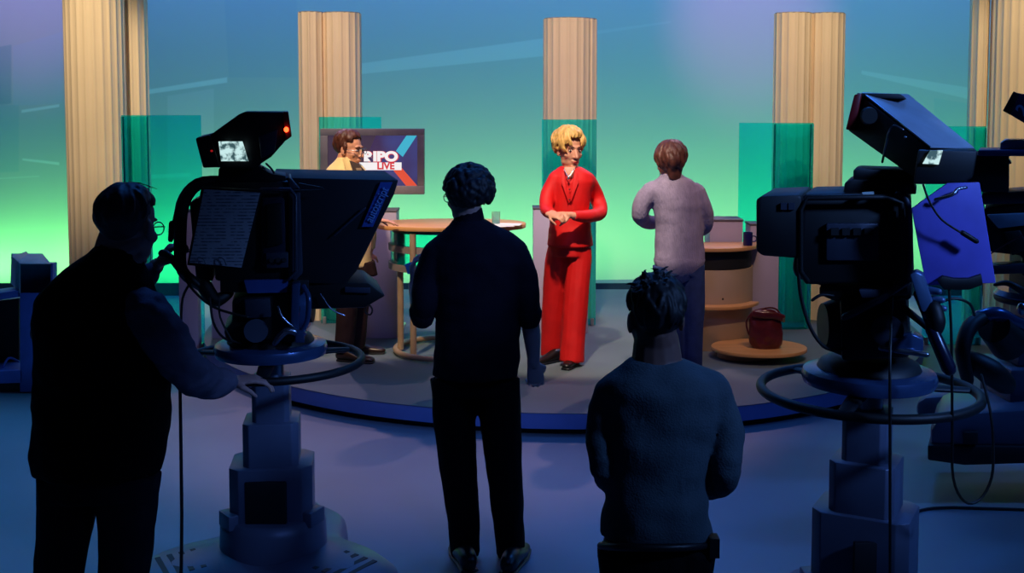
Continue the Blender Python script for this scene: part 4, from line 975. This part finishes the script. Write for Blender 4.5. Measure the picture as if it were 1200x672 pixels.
MB().lathe((cx, cy, .99), [(.2, 0), (.222, .03), (.2, .055)], seg=48).build('column_disc', rim_m, t)
MB().torus((cx, cy, 1.0), .20, .02, seg=64).build('steering_ring', rub, t)
MB().box((cx, cy, 1.15), (.22, .25, .26)).build('pan_tilt_head', cam_b, t, bevel=.02)
D3 = 5.9
MB().slab([(1152, 245), (1205, 238), (1300, 240), (1300, 328), (1205, 330), (1196, 322), (1198, 300), (1160, 296)], D3, D3 + .3).build('camera_body', cam_b, t, bevel=.015)
MB().slab([(1150, 228), (1200, 224), (1300, 224), (1300, 238), (1150, 240)], D3, D3 + .3).build('top_rail', cam_g, t, bevel=.01)
MB().slab([(1112, 180), (1182, 182), (1182, 226), (1108, 224)], D3 - .05, D3 + .3).build('prompter_housing', cam_b, t, bevel=.012)
MB().slab([(1146, 176), (1200, 176), (1300, 178), (1300, 184), (1146, 183)], D3 - .08, D3 + .25).build('prompter_lid', mat('lid_blue', (44, 64, 120), .4), t, bevel=.006)
MB().slab([(1172, 168), (1178, 164), (1300, 164), (1300, 178), (1172, 176)], D3, D3 + .2).build('viewfinder_mount', vfb, t, bevel=.006)
v3 = MB().slab([(1188, 108), (1176, 130), (1240, 168), (1262, 130), (1250, 120)], D3 - .05, D3 + .25).build('viewfinder', mat('viewfinder_navy', (24, 40, 96), .4), t, bevel=.006)
MB().slab([(1187.5, 107), (1195, 110), (1184, 135), (1175, 130)], D3 - .07, D3 + .26).build('viewfinder_hood', cam_b, v3, bevel=.004)
text('2', P(1198, 129, D3 - .055), .085, mat('label_letters', (120, 165, 220), .5, 0, 0), v3, 'camera_number', rot=Matrix.Rotation(pi / 2, 3, 'X') @ Matrix.Rotation(.9, 3, 'Z'), bold=.002)
for q, m_, nm in (([(1150, 190), (1182, 186), (1186, 192), (1152, 198)], crome, 'lens_edge'), ([(1156, 252), (1206, 250), (1206, 264), (1170, 268)], vfb, 'lens_ring'), ([(1160, 312), (1230, 308), (1230, 320), (1160, 322)], cam_g, 'bottom_rail'), ([(1176, 272), (1195, 270), (1206, 292), (1186, 300)], cam_b, 'lens_barrel')):
    MB().slab(q, D3 - .04, D3 + .1).build(nm, m_, t, bevel=.006)
cable([P(1160, 298, D3 - .1), P(1180, 286, D3 - .1), P(1205, 272, D3 - .1)], .004, t, 'red_cable', mat('red_cable_rubber', (90, 20, 30), .5))
MB().tube([P(1146, 372, 5.3), P(1168, 368, 5.3), P(1190, 378, 5.35), P(1230, 392, 5.6)], [.030, .034, .032, .03]).build('pan_bar', rim_m, t)
MB().tube([P(1134, 446, 5.2), P(1128, 412, 5.2), P(1136, 384, 5.25), P(1152, 372, 5.3)], [.028, .034, .036, .034]).build('pan_bar_grip', rub, t)
MB().tube([P(1140, 424, 5.25), P(1160, 436, 5.25), P(1178, 450, 5.3)], [.05, .062, .05]).build('zoom_demand', rub, t)
MB().cyl(P(1165, 384, 5.3), P(1182, 402, 5.4), .075, .09, seg=28).build('focus_wheel', rub, t)
MB().ell(P(1197, 362, 5.35), (.02, .02, .03)).build('steel_knob', crome, t)
MB().ell(P(1194, 394, 5.35), (.025, .02, .03)).build('lower_knob', rub, t)
MB().tube([P(1166, 334, 5.4), P(1180, 332, 5.4), P(1196, 340, 5.4), P(1215, 352, 5.6)], [.008, .014, .018, .018]).build('cable_boot', rub, t)
g0 = [G(1058, 612, 0), G(1080, 600, 0), G(1110, 597, 0), G(1150, 598, 0), G(1210, 600, 0), G(1290, 606, 0)]
tag(MB().tube([p + V((0, 0, .008)) for p in g0], .0075, seg=8).build('floor_cable', mat('dark_cable', (20, 12, 30), .5)), 'thin dark cable lying across the blue floor at the lower right', 'cable')

# ------------------------------------------------------------------ monitor trolley at the left edge
SLOPE[0] = 0
K = 7.97
t = thing('monitor_trolley', 'blue-grey equipment trolley with an open frame at the left edge, behind the older operator', 'trolley', (X_(20, K), K + .2, 0))
tr_m = mat('trolley_blue_enamel', (84, 112, 190), .45, .1); tr_g = mat('trolley_grey_box', (205, 214, 218), .5)
MB().slab([(13, 300), (24, 309), (25, 344), (12, 332)], K + .05, K + .3).build('box_side', tr_g, t, bevel=.003)
MB().slab([(23, 309), (62, 309), (62, 460), (23, 460)], K, K + .08).build('upright', tr_m, t, bevel=.006)
MB().hexa([P(13, 333, K + .3), P(23, 344, K), P(60, 344, K), P(52, 333, K + .3), P(13, 297, K + .3), P(23, 309, K), P(60, 309, K), P(50, 297, K + .3)]).build('grey_box', tr_g, t, bevel=.003)
MB().slab([(-60, 352), (24, 340), (24, 348), (-60, 362)], K + .02, K + .3).build('sloping_top', tr_m, t, bevel=.004)
MB().slab([(-60, 438), (26, 434), (26, 449), (-60, 452)], K, K + .3).build('bottom_rail', tr_m, t, bevel=.004)
MB().slab([(-60, 360), (22, 350), (22, 440), (-60, 440)], K + .3, K + .34).build('dark_back_panel', blk, t)
MB().slab([(-60, 452), (34, 449), (34, 466), (-60, 468)], K + .04, K + .3).build('black_plinth', dkm, t)
cable([P(2, 434, K + .1), P(10, 420, K + .1), P(22, 424, K + .1)], .008, t, 'trolley_cable', tr_m)
